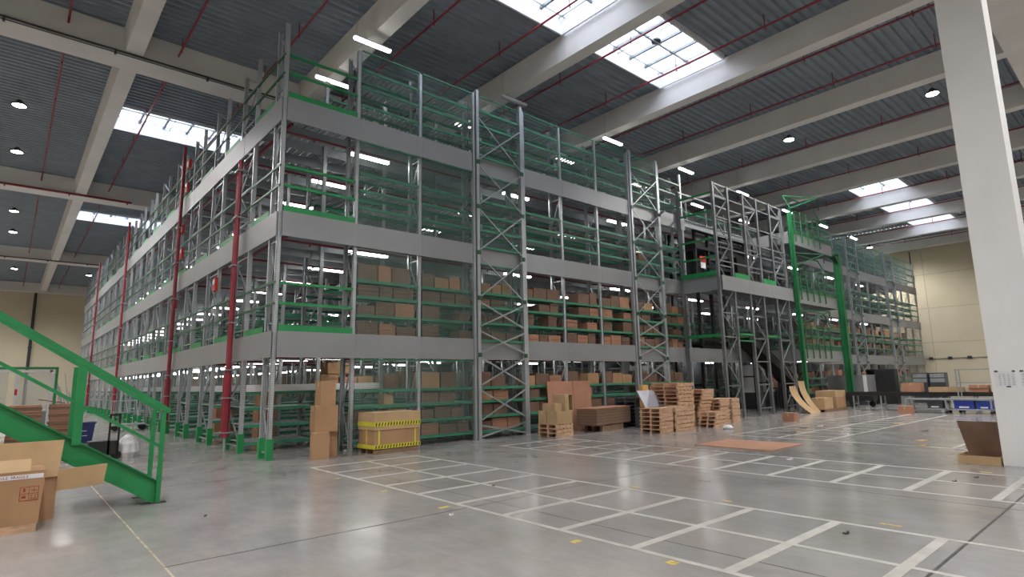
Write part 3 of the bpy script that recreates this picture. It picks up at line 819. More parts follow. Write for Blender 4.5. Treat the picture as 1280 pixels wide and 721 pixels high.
# ------------------------------------------------------------------ pallets
def pallet_parts(L_, W_, m):
    db = MB().box(0, .095, 0, W_, .098, .118).mesh('deck_board', m)
    bb = MB().box(0, L_, 0, .09, 0, .018).mesh('bottom_board', m)
    bl = MB()
    bl.box(0, L_, .0, .055, .022, .094)
    return db, bb, bl.mesh('stringer', m)
PP = {}
def pallet(loc, rz, L_, W_, m, label, group):
    k = (L_, W_, m.name)
    if k not in PP: PP[k] = pallet_parts(L_, W_, m)
    db, bb, bl = PP[k]
    r = empty('pallet', loc, label, 'pallet', group, rz)
    n = 5 if L_ < 1 else 7
    for i in range(n): inst('deck_board', db, r, (i*(L_-.095)/(n-1), 0, 0))
    for y in (0, W_/2-.045, W_-.09): inst('bottom_board', bb, r, (0, y, 0)); inst('stringer', bl, r, (0, y, 0))
    return r
def pallet_stack(x, y, n, rz, L_, W_, m, where, z0=0, jit=.02, drift=(0, 0)):
    for i in range(n):
        pos = 'lowest' if i == 0 else ('topmost' if i == n-1 else ORD[i+1] + ' from the floor')
        pallet((x + drift[0]*i + rnd.uniform(-jit, jit), y + drift[1]*i + rnd.uniform(-jit, jit), z0 + i*.12), rz + rnd.uniform(-.02, .02), L_, W_, m, 'light pallet, %s in the %s' % (pos, where), 'wooden pallets in the ' + where)
R = math.radians
def corner(x, y): return x, y
# pallets: length along local x; open ends face -x, solid side faces -y
pallet_stack(10.05, -3.08, 6, R(-2), .60, .78, M_WOOD, 'front left stack')
pallet_stack(10.72, -3.16, 6, R(3), 1.1, .70, M_WOOD, 'low stack beside the front left one')
pallet_stack(12.05, -2.42, 12, R(-4), .80, 1.15, M_WOOD, 'tallest stack')
pallet_stack(13.05, -2.35, 10, R(-6), .62, 1.0, M_WOOD, 'stack right of the tallest one', drift=(.035, -.02))
pallet_stack(14.25, -2.62, 7, R(0), .60, .60, M_WOOD, 'narrow stack next to the lift frame')
pallet_stack(15.05, -2.62, 7, R(5), .65, .80, M_WOOD, 'rightmost stack by the lift frame post')
pallet_stack(12.75, -3.25, 4, R(6), .80, .60, M_WOOD, 'small untidy stack before the tall ones', drift=(.05, .01))
pallet_stack(7.42, -1.42, 3, R(0), .66, .80, M_WOOD, 'stack under the tan cartons', jit=.005)
for i in range(8):
    o = pallet((11.5, -1.12, .12*i), R(2), .75, .9, M_DGREY, 'dark grey plastic pallet, %s in the dark stack behind the flat cardboard' % ('lowest' if i == 0 else 'topmost' if i == 7 else ORD[i+1] + ' from the floor'), 'dark plastic pallets')
# white plastic scrap beside pallets
o = part('plastic_wrap', MB().lathe((12.6, -3.75, 0), [(.14, 0), (.17, .05), (.1, .11), (.03, .13)], 9), M_BAG, None); tag(o, 'crumpled white plastic scrap on the floor before the pallet stacks', 'scrap')
o = part('leaning_board', MB().hexa([(11.35, -1.62, .66), (12.4, -1.62, .66), (12.4, -1.59, .66), (11.35, -1.59, .66), (11.22, -1.40, 1.2), (12.1, -1.40, 1.2), (12.1, -1.37, 1.2), (11.22, -1.37, 1.2)]), M_LILAC, None)
tag(o, 'pale lilac board leaning behind the front left pallet stack', 'board')
r = empty('support_crate', (11.88, -1.3, 0), 'dark crate holding the pale lilac board', 'crate'); part('body', MB().box(-.53, .5, -.38, .12, 0, .66), M_DGREY, r); part('rim', MB().box(-.54, .51, -.40, .13, .62, .66), M_DGREY, r)
carton(11.75, -1.28, .66, .3, .16, .72, M_ORANGE, 'small orange-tan carton standing behind the lilac board')

# tan cartons on the three pallets
def wcarton(*a, **k): return carton(*a, **k)
carton(7.58, -1.22, .36, .30, .42, .36, M_CARD3, 'lower left tan carton on the three pallets by the X-braced tower')
carton(7.90, -1.20, .36, .32, .44, .36, M_CARD3, 'lower right tan carton on the three pallets')
carton(7.58, -.82, .36, .30, .32, .36, M_CARD3, 'rear lower tan carton on the three pallets')
carton(7.58, -1.10, .72, .30, .5, .22, M_CARD3, 'small tan carton on the upper left of the pallet load')
def open_carton(x, y, z, w, d, h, m, label, rz=0, open_side='front'):
    r = empty('open_carton', (x, y, z), label, 'box', None, rz)
    t = .012
    mb = MB().box(0, w, 0, d, 0, t).box(0, w, 0, d, h-t, h).box(0, t, 0, d, t, h-t).box(w-t, w, 0, d, t, h-t).box(0, w, d-t, d, t, h-t)
    part('body', mb, m, r); part('flap', MB().box(0, w*.45, -.008, 0, 0, h), m, r)
    return r
open_carton(7.78, -1.42, .72, .34, .5, .46, M_CARD3, 'tan carton on its side with a dark open end atop the pallet load')
# red-brown cardboard sheets standing behind
for j, (a, b) in enumerate(((8.35, 9.5), (9.52, 10.35))):
    o = part('cardboard_sheet', MB().hexa([(a, -.24, .0), (b, -.24, 0), (b, -.22, 0), (a, -.22, 0), (a, -.12, 1.56), (b, -.12, 1.56), (b, -.10, 1.56), (a, -.10, 1.56)]), M_CARD2, None)
    tag(o, 'tall reddish cardboard sheet leaning on the rack behind the flat cardboard stack, %s one' % ('left' if j == 0 else 'right'), 'cardboard sheet', 'leaning cardboard sheets')
# flat cardboard stack
r = empty('cardboard_stack', (9.18, -1.38, 0), 'wide stack of flattened cardboard on a pallet between the cartons and dark pallets', 'cardboard stack')
r.rotation_euler = (0, 0, R(9))
n = 12
for i in range(n):
    z = .2 + i*.042; j = rnd.uniform(-.015, .015)
    mb = MB().box(.02+j, 2.12+j, .0+j, .74+j, z, z+.038); part('flat_carton', mb, (M_EDGE if i % 2 else M_CARDD) if i < n-1 else M_CARD2, r)
part('top_sheet', MB().box(0, 2.16, -.02, .76, .705, .717), M_CARD2, r, label='smooth reddish top sheet')
part('pallet_base', MB().box(.4, 1.7, .05, .15, 0, .18).box(.4, 1.7, .35, .45, 0, .18).box(.4, 1.7, .6, .7, 0, .18).box(.4, .5, .05, .7, .18, .2).box(1.0, 1.1, .05, .7, .18, .2).box(1.6, 1.7, .05, .7, .18, .2), M_WOODD, r)

# carton tower near the corner
carton(.90, -.52, 0, .36, .36, .56, M_CARD, 'brown carton at the bottom front of the carton tower by the rack corner', rz=R(-14))
carton(1.17, -.14, 0, .46, .40, .55, M_CARD, 'brown carton at the bottom rear of the carton tower', rz=R(-6))
carton(1.08, -.28, .565, .50, .46, .57, M_CARD, 'brown carton in the middle of the carton tower', rz=R(-8))
carton(1.10, -.28, 1.137, .34, .36, .54, M_CARD, 'brown carton at the top of the carton tower', rz=R(-3))

# yellow-taped box on a pallet
pallet((2.02, -.90, 0), R(2), 1.2, .72, M_WOODD, 'dark wooden pallet under the yellow-taped box', None)
r = empty('crate_box', (2.0, -.92, .12), 'big brown box with yellow and black hazard tape beside the rack upright', 'box', None, R(2))
part('lower_body', MB().box(.02, 1.24, .02, .73, 0, .42), M_CARD, r); part('sleeve_lid', MB().box(0, 1.26, 0, .75, .42, .80), M_CARD3, r)
part('top_flap', MB().box(.01, .62, .01, .74, .80, .812).box(.64, 1.25, .01, .74, .80, .812), M_CARD3, r)
def hazard(z, h, nm):
    t = inst(nm, MB().box(-.004, 1.264, -.006, 0, z, z+h).box(-.008, -.002, 0, .75, z, z+h).mesh(nm, M_YEL), r)
    mb = MB()
    for k in range(16):
        x = .03+k*.078
        mb.hexa([(x, -.009, z+.012), (x+.028, -.009, z+.012), (x+.028, -.005, z+.012), (x, -.005, z+.012), (x+.02, -.009, z+h-.012), (x+.048, -.009, z+h-.012), (x+.048, -.005, z+h-.012), (x+.02, -.005, z+h-.012)])
    inst('black_stripes', mb.mesh('black_stripes', M_BLACK), t)
hazard(.50, .10, 'hazard_tape'); hazard(.0, .09, 'hazard_tape')
for x in (.12, 1.10): part('hazard_strip', MB().box(x, x+.04, .012, .02, .09, .42), M_YEL, r)
part('hazard_strip', MB().box(.012, .02, .35, .39, .09, .42), M_YEL, r)

# small tan carton on the shelf behind the box
carton(2.95, .29, 1.077, .26, .3, .26, M_CARD3, 'small bright tan carton on the shelf just above the yellow-taped box')

# flat sheet on the floor
o = part('cardboard_sheet', MB().hexa([(8.06, -7.19, .003), (9.74, -7.19, .003), (9.72, -5.32, .003), (8.12, -5.32, .003), (8.06, -7.19, .02), (9.74, -7.19, .02), (9.72, -5.32, .02), (8.12, -5.32, .02)]), M_CARD2, None)
tag(o, 'large flat brown cardboard sheet lying on the open floor', 'cardboard sheet')
carton(16.6, -3.95, 0, .42, .40, .30, M_CARD2, 'small brown carton alone on the floor in front of the lift frame')
carton(22.9, -5.8, 0, .40, .45, .30, M_CARD2, 'small brown carton on the floor in front of the long conveyor')

# curved leaning cardboard + cartons by the green column
def curved(x, y, w, h, bend, label):
    mb = MB(); n = 10
    for i in range(n+1):
        t = i/n; z = h*t; off = bend*(1-t)**2
        mb.v += [(x+off*.6, y-off, z), (x+w+off*.6, y-off, z), (x+off*.6, y-off+.012, z), (x+w+off*.6, y-off+.012, z)]
    for i in range(n):
        a = 4*i
        mb.f += [(a, a+1, a+5, a+4), (a+2, a+6, a+7, a+3), (a, a+4, a+6, a+2), (a+1, a+3, a+7, a+5)]
    o = part('cardboard_sheet', mb, M_CARD3, None); tag(o, label, 'cardboard sheet', 'curved cardboard sheets'); return o
curved(20.75, -2.2, .68, 1.15, .65, 'curved tan cardboard sheet leaning on the lift frame, left one')
curved(21.55, -2.25, .62, 1.35, .5, 'taller curved tan cardboard sheet leaning by the green column')
pallet((22.42, -2.95, 0), 0, 1.2, .8, M_WOODD, 'pallet under the tan cartons beside the green column', None)
carton(22.95, -2.62, .12, .95, .55, .48, M_CARD3, 'tan carton on a pallet left of the bigger one by the green column')
pallet((23.7, -2.95, 0), 0, 1.2, .8, M_WOODD, 'pallet under the big brown carton by the long conveyor', None)
carton(24.3, -2.5, .12, 1.2, .85, .48, M_CARD, 'big brown carton, lower of two on a pallet by the long conveyor')
carton(24.3, -2.5, .605, 1.2, .85, .28, M_CARD3, 'big tan carton, upper of two on a pallet by the long conveyor')

# long belt conveyor
CX = 25.1
r = empty('belt_conveyor', (CX, -10.2, 0), 'long low belt conveyor across the far floor in front of the cream wall', 'conveyor')
Lc = 7.2
part('belt', MB().box(-.3, .3, 0, Lc, .74, .78), M_RUB, r)
for x in (-.34, .30): part('side_rail', MB().box(x, x+.04, 0, Lc, .64, .80), M_BLACK, r)
for k in range(7):
    y = .3 + k*1.1
    for x in (-.3, .26):
        part('leg', MB().box(x, x+.05, y, y+.05, 0, .66), M_STEEL, r)
    part('foot', MB().box(-.34, .34, y-.03, y+.08, 0, .03), M_STEEL, r)
    part('leg_brace', MB().box(-.3, .3, y, y+.04, .25, .29), M_STEEL, r)
rl = MB()
for k in range(60): rl.tube((-.3, .1+k*.118, .72), (.3, .1+k*.118, .72), .02, 6)
part('rollers', rl, M_STEEL, r, kind='stuff')
for (y, w, d, h, m, lab) in ((-5.55, .5, .72, .38, M_CARD2, 'reddish carton on the long conveyor, in front of the black cabinet'), (-6.75, .5, 1.15, .2, M_CARD3, 'long flat tan carton on the conveyor, middle one'), (-7.85, .5, .62, .28, M_CARD2, 'dark reddish carton on the conveyor inside the wire trolley'), (-8.45, .45, .3, .28, M_CARD2, 'small reddish carton at the right end of the conveyor')):
    carton(CX, y, .802, w, d, h, m, lab, rz=0)
# second low rail table in front
r = empty('roller_table', (23.6, -8.4, 0), 'grey roller table with castors in front of the conveyor', 'table')
part('top_frame', MB().box(0, .6, 0, 2.8, .52, .58), M_STEEL, r); part('lower_frame', MB().box(0, .6, 0, 2.8, .14, .19), M_STEEL, r)
for x in (0, .55):
    for y in (0, 1.4, 2.75): part('leg', MB().box(x, x+.05, y, y+.05, .1, .52), M_STEEL, r)
for x in (.02, .57):
    for y in (.03, 1.42, 2.77): part('castor', MB().tube((x-.02, y, .06), (x+.02, y, .06), .06, 12).box(x-.01, x+.01, y-.01, y+.01, .06, .14), M_RUB, r)
def crate(x, y, z, w, d, h, m, label, cat='crate'):
    r = empty('plastic_crate', (x, y, z), label, cat, None)
    t = .02
    part('body', MB().box(0, w, 0, d, 0, t).box(0, t, 0, d, t, h).box(w-t, w, 0, d, t, h).box(t, w-t, 0, t, t, h).box(t, w-t, d-t, d, t, h), m, r)
    part('rim', MB().box(-.015, w+.015, -.015, .0, h-.05, h).box(-.015, w+.015, d, d+.015, h-.05, h).box(-.015, 0, 0, d, h-.05, h).box(w, w+.015, 0, d, h-.05, h), m, r)
    part('label_strip', MB().box(-.004, 0, d*.25, d*.75, h*.12, h*.3), M_PAPER, r)
    return r
crate(23.65, -7.85, .19, .5, .62, .32, M_BLUE, 'blue plastic crate under the roller table, left one')
crate(23.65, -8.38, .19, .5, .45, .30, M_BLUE, 'blue plastic crate under the roller table, right one')
crate(23.65, -6.85, .19, .5, .5, .3, M_DGREY, 'dark crate under the roller table left of the blue ones')
# wire trolley
r = empty('wire_trolley', (24.22, -9.05, 0), 'tall grey tube trolley frame rising above the conveyor near the pillar', 'trolley')
for y in (0, 1.75):
    for x in (0, .55): part('post', MB().tube((x, y, .12), (x, y, 1.72), .024, 6), M_STEEL, r)
for z in (.14, 1.18, 1.70):
    part('shelf_rail', MB().box(-.01, .56, -.01, .01, z-.02, z+.02).box(-.01, .56, 1.74, 1.76, z-.015, z+.015).box(-.01, .01, 0, 1.75, z-.015, z+.015).box(.54, .56, 0, 1.75, z-.015, z+.015), M_STEEL, r)
for x in (0, .55):
    for y in (0, 1.75): part('castor', MB().tube((x-.02, y, .06), (x+.02, y, .06), .06, 12).box(x-.01, x+.01, y-.01, y+.01, .06, .14), M_RUB, r)
r = empty('bracket_arm', (24.3, -8.95, 1.72), 'brown gripper hook on the trolley top near the pillar', 'hook')
part('head', MB().box(-.06, .06, -.1, .08, 0, .14).bar((0, 0, 0), (0, -.06, -.0), .04), M_WOODD, r); part('hook', MB().bar((0, -.02, .14), (0, .05, .26), .05), M_WOODD, r)
# black cabinet and racks behind the conveyor
r = empty('server_cabinet', (31, -3.3, 0), 'black open cabinet standing behind the long conveyor', 'cabinet')
part('back_panel', MB().box(.55, .6, 0, 1.35, .1, 1.8), M_BLACK, r); part('side_panel', MB().box(0, .55, 0, .04, .1, 1.8), M_BLACK, r); part('side_panel', MB().box(0, .55, 1.31, 1.35, .1, 1.8), M_BLACK, r)
part('top_panel', MB().box(0, .6, 0, 1.35, 1.8, 1.84), M_BLACK, r); part('door', MB().box(-.02, 0, .02, .95, .1, 1.8), M_BLACK, r); part('base', MB().box(0, .6, 0, 1.35, 0, .1), M_BLACK, r)
r = empty('pallet_truck', (27.4, -3.3, 0), 'dark pallet truck with a round wheel under the conveyor line', 'pallet truck')
part('body', MB().box(0, .5, 0, 1.3, .3, .55), M_BLACK, r); part('wheel', MB().tube((-.03, .9, .14), (.03, .9, .14), .14, 16), M_RUB, r); part('fork', MB().box(.05, .2, 1.3, 2.2, .06, .12).box(.32, .47, 1.3, 2.2, .06, .12).box(0, .5, 1.1, 1.3, .06, .3), M_DGREY, r); part('wheel', MB().tube((.4, .2, .14), (.46, .2, .14), .14, 16), M_RUB, r)
r = empty('machine_hood', (29.5, -2.4, 0), 'grey cased machine behind the right green column', 'machine')
part('body', MB().box(0, 1.4, 0, 1.9, .25, 1.5), M_FASCIA, r); part('side_edge', MB().box(-.03, 0, -.02, .14, .2, 1.55), M_PAPER, r); part('base', MB().box(.05, 1.35, .05, 1.85, 0, .25), M_DGREY, r); part('lid', MB().box(-.02, 1.42, -.02, 1.92, 1.5, 1.56), M_FASCIA, r)
for j, (x, y) in enumerate(((33.2, -4.2), (33.2, -5.0))):
    r = empty('drawer_rack', (x, y, 0), 'dark drawer rack behind the conveyor, %s one' % ('left' if j == 0 else 'right'), 'rack', 'dark drawer racks')
    part('body', MB().box(.02, .6, 0, .7, 0, 1.6), M_DGREY, r)
    for k in range(6): part('drawer', MB().box(0, .02, .03, .67, .1+k*.25, .3+k*.25), M_STEEL if k > 3 else M_DARK, r)
o = inst('wall_sensor_strip', MB().box(0, .03, 0, 4.6, 0, .03).mesh('strip', M_DARK), None, (53.94, -4.0, 2.75)); tag(o, 'thin dark rail with brackets along the cream wall', 'rail')
for k in range(4): inst('bracket', MB().box(-.05, .0, .2+k*1.3, .5+k*1.3, -.08, .14).mesh('bracket', M_DARK), o)

# leaning panel and open shallow box by the pillar
o = part('brown_panel', MB().hexa([(9.02, -10.93, .02), (9.04, -10.44, .02), (9.07, -10.44, .02), (9.05, -10.93, .02), (8.78, -10.94, .72), (8.80, -10.35, .72), (8.83, -10.35, .72), (8.81, -10.94, .72)]), M_CARDD, None)
tag(o, 'dark brown panel leaning in the open box by the white pillar', 'panel')
part('dark_hole', MB().box(8.80, 8.88, -10.84, -10.72, .34, .36), M_DARK, None) if False else None
r = empty('open_box', (8.58, -10.94, 0), 'shallow open cardboard tray on the floor by the white pillar', 'box')
part('base', MB().box(0, .62, 0, .60, 0, .012), M_CARD3, r)
part('side', MB().box(0, .012, 0, .60, .012, .14), M_CARD3, r); part('side', MB().box(.608, .62, 0, .60, .012, .14), M_CARD3, r)
part('side', MB().box(.012, .608, 0, .012, .012, .14), M_CARD3, r); part('side', MB().box(.012, .608, .588, .60, .012, .14), M_CARD3, r)
# notices on the pillar
for j, (a, b) in enumerate(((-11.62, -11.36), (-11.30, -11.02))):
    r = empty('paper_notice', (8.648, a, 1.34), 'white paper notice taped to the pillar, %s one' % ('right' if j == 0 else 'left'), 'notice', 'notices on the pillar')
    part('sheet', MB().box(-.003, 0, 0, b-a, 0, .26), M_PAPER, r)
    tx = MB()
    for cidx in range(4):
        for k in range(9):
            y0 = .02+cidx*.06; tx.box(-.0045, -.003, y0, y0+rnd.uniform(.02, .042), .03+k*.022, .036+k*.022)
    part('printed_rows', tx, M_INK, r)
    part('tape_piece', MB().box(-.005, -.003, .0, .04, .245, .275).box(-.005, -.003, (b-a)-.05, (b-a), .245, .275).box(-.005, -.003, .08, .14, -.015, .01), M_DGREY, r)
# floor litter
for j, (x, y, m, w) in enumerate(((14.2, -5.35, M_DARK, .22), (15.1, -5.5, M_PAPER, .18), (12.6, -5.65, M_DARK, .3), (17.5, -7.0, M_CARD3, .35), (15.0, -8.3, M_DARK, .2), (12.2, -8.9, M_CARD3, .3), (6.9, -10.9, M_DARK, .07), (6.3, -10.75, M_DARK, .06), (2.15, -10.7, M_DARK, .06), (1.4, -5.95, M_DARK, .04), (-.2, -7.1, M_PAPER, .05), (11.0, -9.2, M_CARD3, .25), (-2.4, -4.9, M_DARK, .03), (7.1, -8.0, M_PAPER, .12))):
    o = part('litter', MB().hexa([(x-w/2, y-w/4, .001), (x+w/2, y-w/3, .001), (x+w/2.4, y+w/4, .001), (x-w/2.2, y+w/3, .001), (x-w/2, y-w/4, .012), (x+w/2, y-w/3, .03), (x+w/2.4, y+w/4, .012), (x-w/2.2, y+w/3, .02)]), m, None)
    tag(o, 'small %s scrap on the %s' % ({'dark_trim': 'dark', 'white_paper': 'white', 'tan_cardboard': 'tan', 'yellow_tape': 'yellow'}[m.name], ['far floor left of a white one', 'far floor beside a dark one', 'floor behind the flat cardboard sheet', 'far floor before the conveyor', 'far floor right of the sheet', 'floor left of the open tray', 'outer grid line near the pillar', 'grid cell near the pillar', 'near grid cell at the lower right', 'second column of the near grid', 'bare floor left of the near grid', 'floor beside the open tray', 'floor under the stair foot', 'far grid middle line'][j]), 'litter', 'floor litter')

# ------------------------------------------------------------------ green stair
SY0, SY1 = -3.4, -2.72
r = empty('steel_stair', (-2.62, SY0, 0), 'green steel stair with handrails rising to the left in the foreground', 'stair')
sl = .64
def stringer(y, side):
    x1 = -.02; x0 = -4.2
    def zt(x): return .29 + sl*(-x-.06)
    w = MB().hexa([(x0, 0, zt(x0)-.30), (-.08, 0, 0.0), (-.08, .012, 0.0), (x0, .012, zt(x0)-.30), (x0, 0, zt(x0)), (-.08, 0, zt(-.08)), (-.08, .012, zt(-.08)), (x0, .012, zt(x0))])
    w.hexa([(-.08, 0, 0), (x1, 0, 0), (x1, .012, 0), (-.08, .012, 0), (-.08, 0, zt(-.08)), (x1, 0, zt(x1)), (x1, .012, zt(x1)), (-.08, .012, zt(-.08))])
    st = part('stringer', w, M_GREEN, r, loc=(0, y, 0))
    fl = MB().hexa([(x0, -.05, zt(x0)), (x1, -.05, zt(x1)), (x1, .02, zt(x1)), (x0, .02, zt(x0)), (x0, -.05, zt(x0)+.012), (x1, -.05, zt(x1)+.012), (x1, .02, zt(x1)+.012), (x0, .02, zt(x0)+.012)])
    fl.hexa([(x0, -.05, zt(x0)-.312), (-.1, -.05, .0), (-.1, .02, .0), (x0, .02, zt(x0)-.312), (x0, -.05, zt(x0)-.30), (-.1, -.05, .012), (-.1, .02, .012), (x0, .02, zt(x0)-.30)])
    inst('flange', fl.mesh('flange', M_GREEN), st)
    inst('end_plate', MB().box(x1-.01, x1, -.05, .02, 0, zt(x1)).mesh('end_plate', M_GREEN), st)
    inst('foot_plate', MB().box(-.25, .05, -.08, .05, 0, .012).mesh('foot_plate', M_DARK), st)
stringer(0, 0); stringer(SY1-SY0, 1)
for k in range(13):
    x = -.32 - k*.30; z = .30 + k*.192
    part('tread', MB().box(x-.12, x+.12, .015, SY1-SY0-.06, z, z+.03), M_GREEND, r)
for y in (-.03, SY1-SY0):
    part('handrail', MB().hexa([(-4.2, y-.03, 1.24+.66*4.2), (.03, y-.03, 1.22), (.03, y+.03, 1.22), (-4.2, y+.03, 1.24+.66*4.2), (-4.2, y-.03, 1.32+.66*4.2), (.03, y-.03, 1.30), (.03, y+.03, 1.30), (-4.2, y+.03, 1.32+.66*4.2)]), M_GREEN, r)
    for x, w in ((-.05, .06), (-1.04, .10), (-2.2, .10), (-3.4, .1)):
        part('newel', MB().box(x-w/2, x+w/2, y-.025, y+.025, .25+.64*(-x-.06) if x < -.3 else .01, 1.23+.66*(-x)), M_GREEN, r)
part('mid_rail', MB().hexa([(-4.2, -.05, .70+.645*4.2), (-.02, -.05, .72), (-.02, -.02, .72), (-4.2, -.02, .70+.645*4.2), (-4.2, -.05, .75+.645*4.2), (-.02, -.05, .77), (-.02, -.02, .77), (-4.2, -.02, .75+.645*4.2)]), M_GREEN, r)

# ------------------------------------------------------------------ foreground cartons at left
def text_mesh(txt, size, m, name):
    cu = bpy.data.curves.new('t', 'FONT'); cu.body = txt; cu.size = size; cu.extrude = .0004
    o = bpy.data.objects.new('t', cu); COL.objects.link(o)
    bpy.context.view_layer.update()
    me = bpy.data.meshes.new_from_object(o.evaluated_get(bpy.context.evaluated_depsgraph_get()))
    bpy.data.objects.remove(o); me.name = name; me.materials.clear(); me.materials.append(m)
    return me
M_REDINK = mat('red_print', (.34, .05, .03), .8)
r = empty('fragile_carton', (-5.0, -4.25, 0), 'large brown carton with a FRAGILE tape strip on a wooden base at lower left', 'box')
part('wooden_base', MB().box(0, .98, .0, .6, 0, .085), M_WOOD, r)
part('body', MB().hexa([(0, 0, .085), (.99, 0, .085), (.99, .6, .085), (0, .6, .085), (-.02, -.01, .68), (1.02, -.01, .68), (1.02, .6, .68), (-.02, .6, .68)]), M_CARD, r)
tp = part('fragile_tape', MB().box(-.02, 1.0, -.0125, -.008, .595, .645), M_PAPER, r, label='white tape with red FRAGILE print')
t = inst('lettering', text_mesh('FRAGILE  FRAGILE  FRAGILE  FRAGILE  FRAGILE', .042, M_REDINK, 'lettering'), tp, (-.01, -.014, .606)); t.rotation_euler = (math.pi/2, 0, 0)
sy = MB()
for (a, b, c_, d) in ((.80, .97, .50, .506), (.80, .97, .35, .356), (.80, .806, .35, .506), (.964, .97, .35, .506), (.882, .886, .35, .506), (.80, .97, .426, .43), (.82, .86, .38, .40), (.835, .845, .40, .415), (.90, .95, .37, .375), (.905, .91, .375, .41), (.94, .945, .375, .41), (.83, .85, .45, .49), (.90, .95, .46, .466), (.925, .93, .44, .49)): sy.box(a, b, -.009, -.0015, c_, d)
part('handling_symbols', sy, M_REDINK, r, label='red handling symbols')
part('top_flap', MB().hexa([(.0, .0, .68), (.88, .0, .68), (.88, .02, .68), (.0, .02, .68), (-.0, .16, .80), (.88, .16, .80), (.88, .18, .80), (0, .18, .80)]), M_CARD3, r)
r = empty('open_carton', (-4.95, -3.98, 0), 'open brown carton with spread flaps behind the FRAGILE one', 'box')
part('body', MB().box(0, 1.12, .36, .50, .0, .52), M_CARD, r)
part('body', MB().box(.9, 1.14, .34, .5, 0, .42), M_CARDD, r) if False else None
part('raised_flap', MB().hexa([(0, .34, .52), (1.12, .34, .52), (1.12, .355, .52), (0, .355, .52), (0, .44, .96), (1.16, .44, .96), (1.16, .455, .96), (0, .455, .96)]), M_CARD3, r)
part('side_flap', MB().hexa([(1.12, .345, .34), (1.60, .30, .37), (1.60, .312, .37), (1.12, .357, .34), (1.12, .345, .60), (1.63, .30, .63), (1.63, .312, .63), (1.12, .357, .60)]), M_CARD3, r)

# ------------------------------------------------------------------ things behind the stair, far left
def flat_stack(x, y, w, d, n, t, label, lean=False):
    r = empty('cardboard_stack', (x, y, 0), label, 'cardboard stack', 'cardboard stacks behind the stair')
    part('pallet_base', MB().box(0, w, 0, .1, 0, .12).box(0, w, d/2-.05, d/2+.05, 0, .12).box(0, w, d-.1, d, 0, .12), M_WOODD, r)
    for i in range(n):
        j = rnd.uniform(-.03, .03); part('flat_carton', MB().box(j, w+j, j, d+j, .12+i*t, .12+i*t+t*.9), M_CARD2 if i % 3 else M_EDGE, r)
    if lean: part('loose_sheet', MB().hexa([(-.3, 0, .12+n*t+.14), (w*.6, 0, .12+n*t+.01), (w*.6, d, .12+n*t+.01), (-.3, d, .12+n*t+.14), (-.3, 0, .12+n*t+.17), (w*.6, 0, .12+n*t+.04), (w*.6, d, .12+n*t+.04), (-.3, d, .12+n*t+.17)]), M_CARDD, r)
flat_stack(-4.3, 9.3, .75, .7, 14, .075, 'stack of flattened cartons behind the stair, left one')
flat_stack(-3.35, 9.3, .55, .7, 14, .075, 'stack of flattened cartons behind the stair, right one with a loose sheet on top', True)
flat_stack(-5.3, 8.8, .8, .7, 12, .075, 'stack of flattened cartons behind the stair at the frame edge')
r = empty('steel_partition', (-5.4, 12.2, 0), 'green topped steel partition with clear sheets behind the cardboard stacks', 'partition')
part('top_beam', MB().box(0, 2.3, 0, .1, 2.3, 2.38), M_GREEN, r)
for x in (0, 2.22): part('post', MB().box(x, x+.08, -.02, .08, 0, 2.3), M_GREEN, r)
for x in (.12, 1.18, 2.08): part('inner_post', MB().box(x, x+.11, .0, .06, 0, 2.28), M_PAPER, r)
part('inner_beam', MB().box(.1, 2.15, 0, .05, 2.2, 2.28), M_PAPER, r)
for x in (.24, 1.3): part('clear_sheet', MB().box(x, x+.77, .02, .03, .9, 2.2), M_GLASS, r)
part('red_label', MB().box(1.2, 1.27, -.01, 0, 1.45, 1.65), M_REDB, r); part('lower_panel', MB().box(.1, 2.2, .02, .05, .3, .9), M_FASCIA, r)
# metal scraps rack
r = empty('scrap_bin', (-2.9, 14.5, 0), 'bin of grey metal offcuts beyond the partition', 'bin')
part('bin_body', MB().box(0, .6, 0, .8, 0, 1.0), M_STEEL, r)
mb = MB()
for k in range(14):
    a = (rnd.uniform(.05, .55), rnd.uniform(.1, .7), .9); b = (a[0]+rnd.uniform(-.5, .6), a[1]+rnd.uniform(-.2, .2), 1.3+rnd.uniform(0, 1.0)); mb.bar(a, b, .03)
part('offcuts', mb, M_STEEL, r)
r = empty('waste_bin', (-2.75, 8.9, 0), 'dark blue waste bin on the floor behind the stair', 'bin')
part('body', MB().hexa([(.05, .05, 0), (.45, .05, 0), (.45, .45, 0), (.05, .45, 0), (0, 0, .58), (.5, 0, .58), (.5, .5, .58), (0, .5, .58)]), M_NAVY, r)
part('rim', MB().box(-.03, .53, -.03, .53, .56, .61), M_NAVY, r)
mk = MB().box(.15, .30, -.002, .02, .34, .36).box(.15, .17, -.002, .02, .26, .34).box(.2, .32, .008, .03, .2, .22)
part('white_mark', mk, M_PAPER, r)
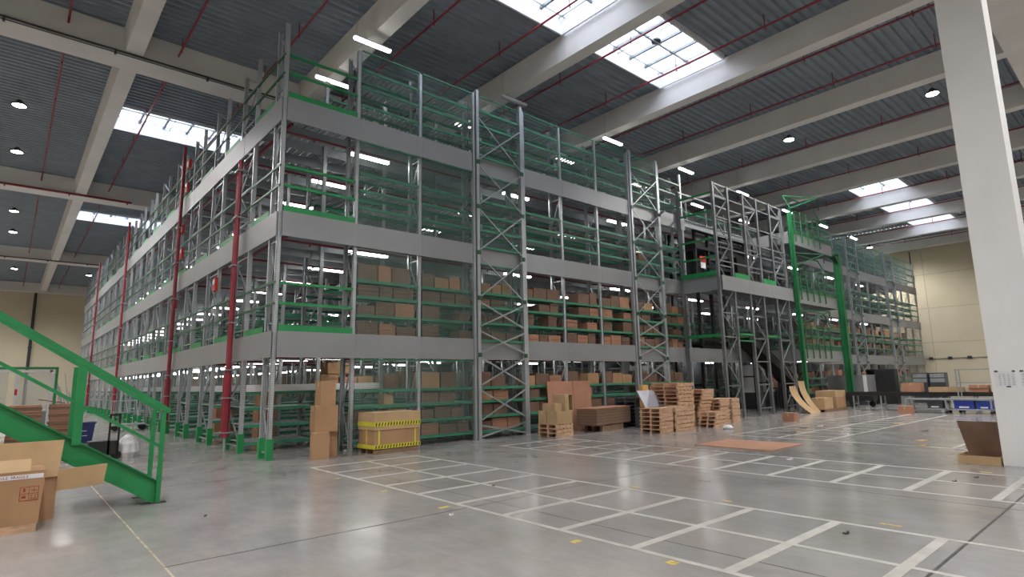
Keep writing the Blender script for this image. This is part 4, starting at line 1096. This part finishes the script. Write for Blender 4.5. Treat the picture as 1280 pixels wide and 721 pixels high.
r = empty('hand_truck', (-2.45, 3.2, 0), 'black hand truck standing behind the stair', 'hand truck')
part('platform', MB().box(-.45, .1, 0, .4, .1, .42), M_BLACK, r)
for x in (-.08, .1): part('upright', MB().box(x-.02, x+.02, .0, .04, .1, 1.02), M_BLACK, r)
part('crossbar', MB().box(-.1, .12, 0, .04, .98, 1.02), M_BLACK, r)
for y in (.05, .35): part('wheel', MB().tube((.1, y-.02, .09), (.1, y+.02, .09), .09, 12).tube((-.4, y-.02, .09), (-.4, y+.02, .09), .09, 12), M_RUB, r)
o = part('plastic_bag', MB().lathe((-2.12, 3.5, 0), [(.20, 0), (.26, .12), (.23, .32), (.12, .46), (.04, .52)], 12), M_BAG, None); tag(o, 'white plastic bag on the floor beside the black hand truck', 'bag')
r = empty('platform_trolley', (-1.25, 13.6, 0), 'silver tube trolley on castors beside the left side of the rack', 'trolley')
part('bed', MB().box(0, 1.1, 0, .6, .2, .25), M_STEEL, r)
for x in (0, 1.08): part('post', MB().tube((x, 0, .2), (x, 0, 1.15), .02, 6).tube((x, .6, .2), (x, .6, 1.15), .02, 6), M_STEEL, r)
for z in (.7, 1.13): part('rail', MB().tube((0, 0, z), (1.08, 0, z), .02, 6).tube((0, .6, z), (1.08, .6, z), .02, 6), M_SHELF, r)
for x in (.1, 1.0): part('castor', MB().tube((x, .05, .1), (x, .1, .1), .1, 10).tube((x, .5, .1), (x, .55, .1), .1, 10), M_RUB, r)
r = empty('wire_basket', (-5.4, 5.2, 0), 'brown wire basket half hidden under the stair at the left edge', 'basket')
mb = MB()
for k in range(9): mb.box(k*.11, k*.11+.012, 0, .012, .1, .8).box(k*.11, k*.11+.012, .7, .712, .1, .8)
for k in range(6): mb.box(0, .9, 0, .012, .12+k*.13, .135+k*.13)
part('wire_sides', mb, M_WOODD, r); part('floor_plate', MB().box(0, .9, 0, .71, .08, .1), M_WOODD, r); part('foot', MB().box(0, .08, 0, .7, 0, .08).box(.82, .9, 0, .7, 0, .08), M_WOODD, r)
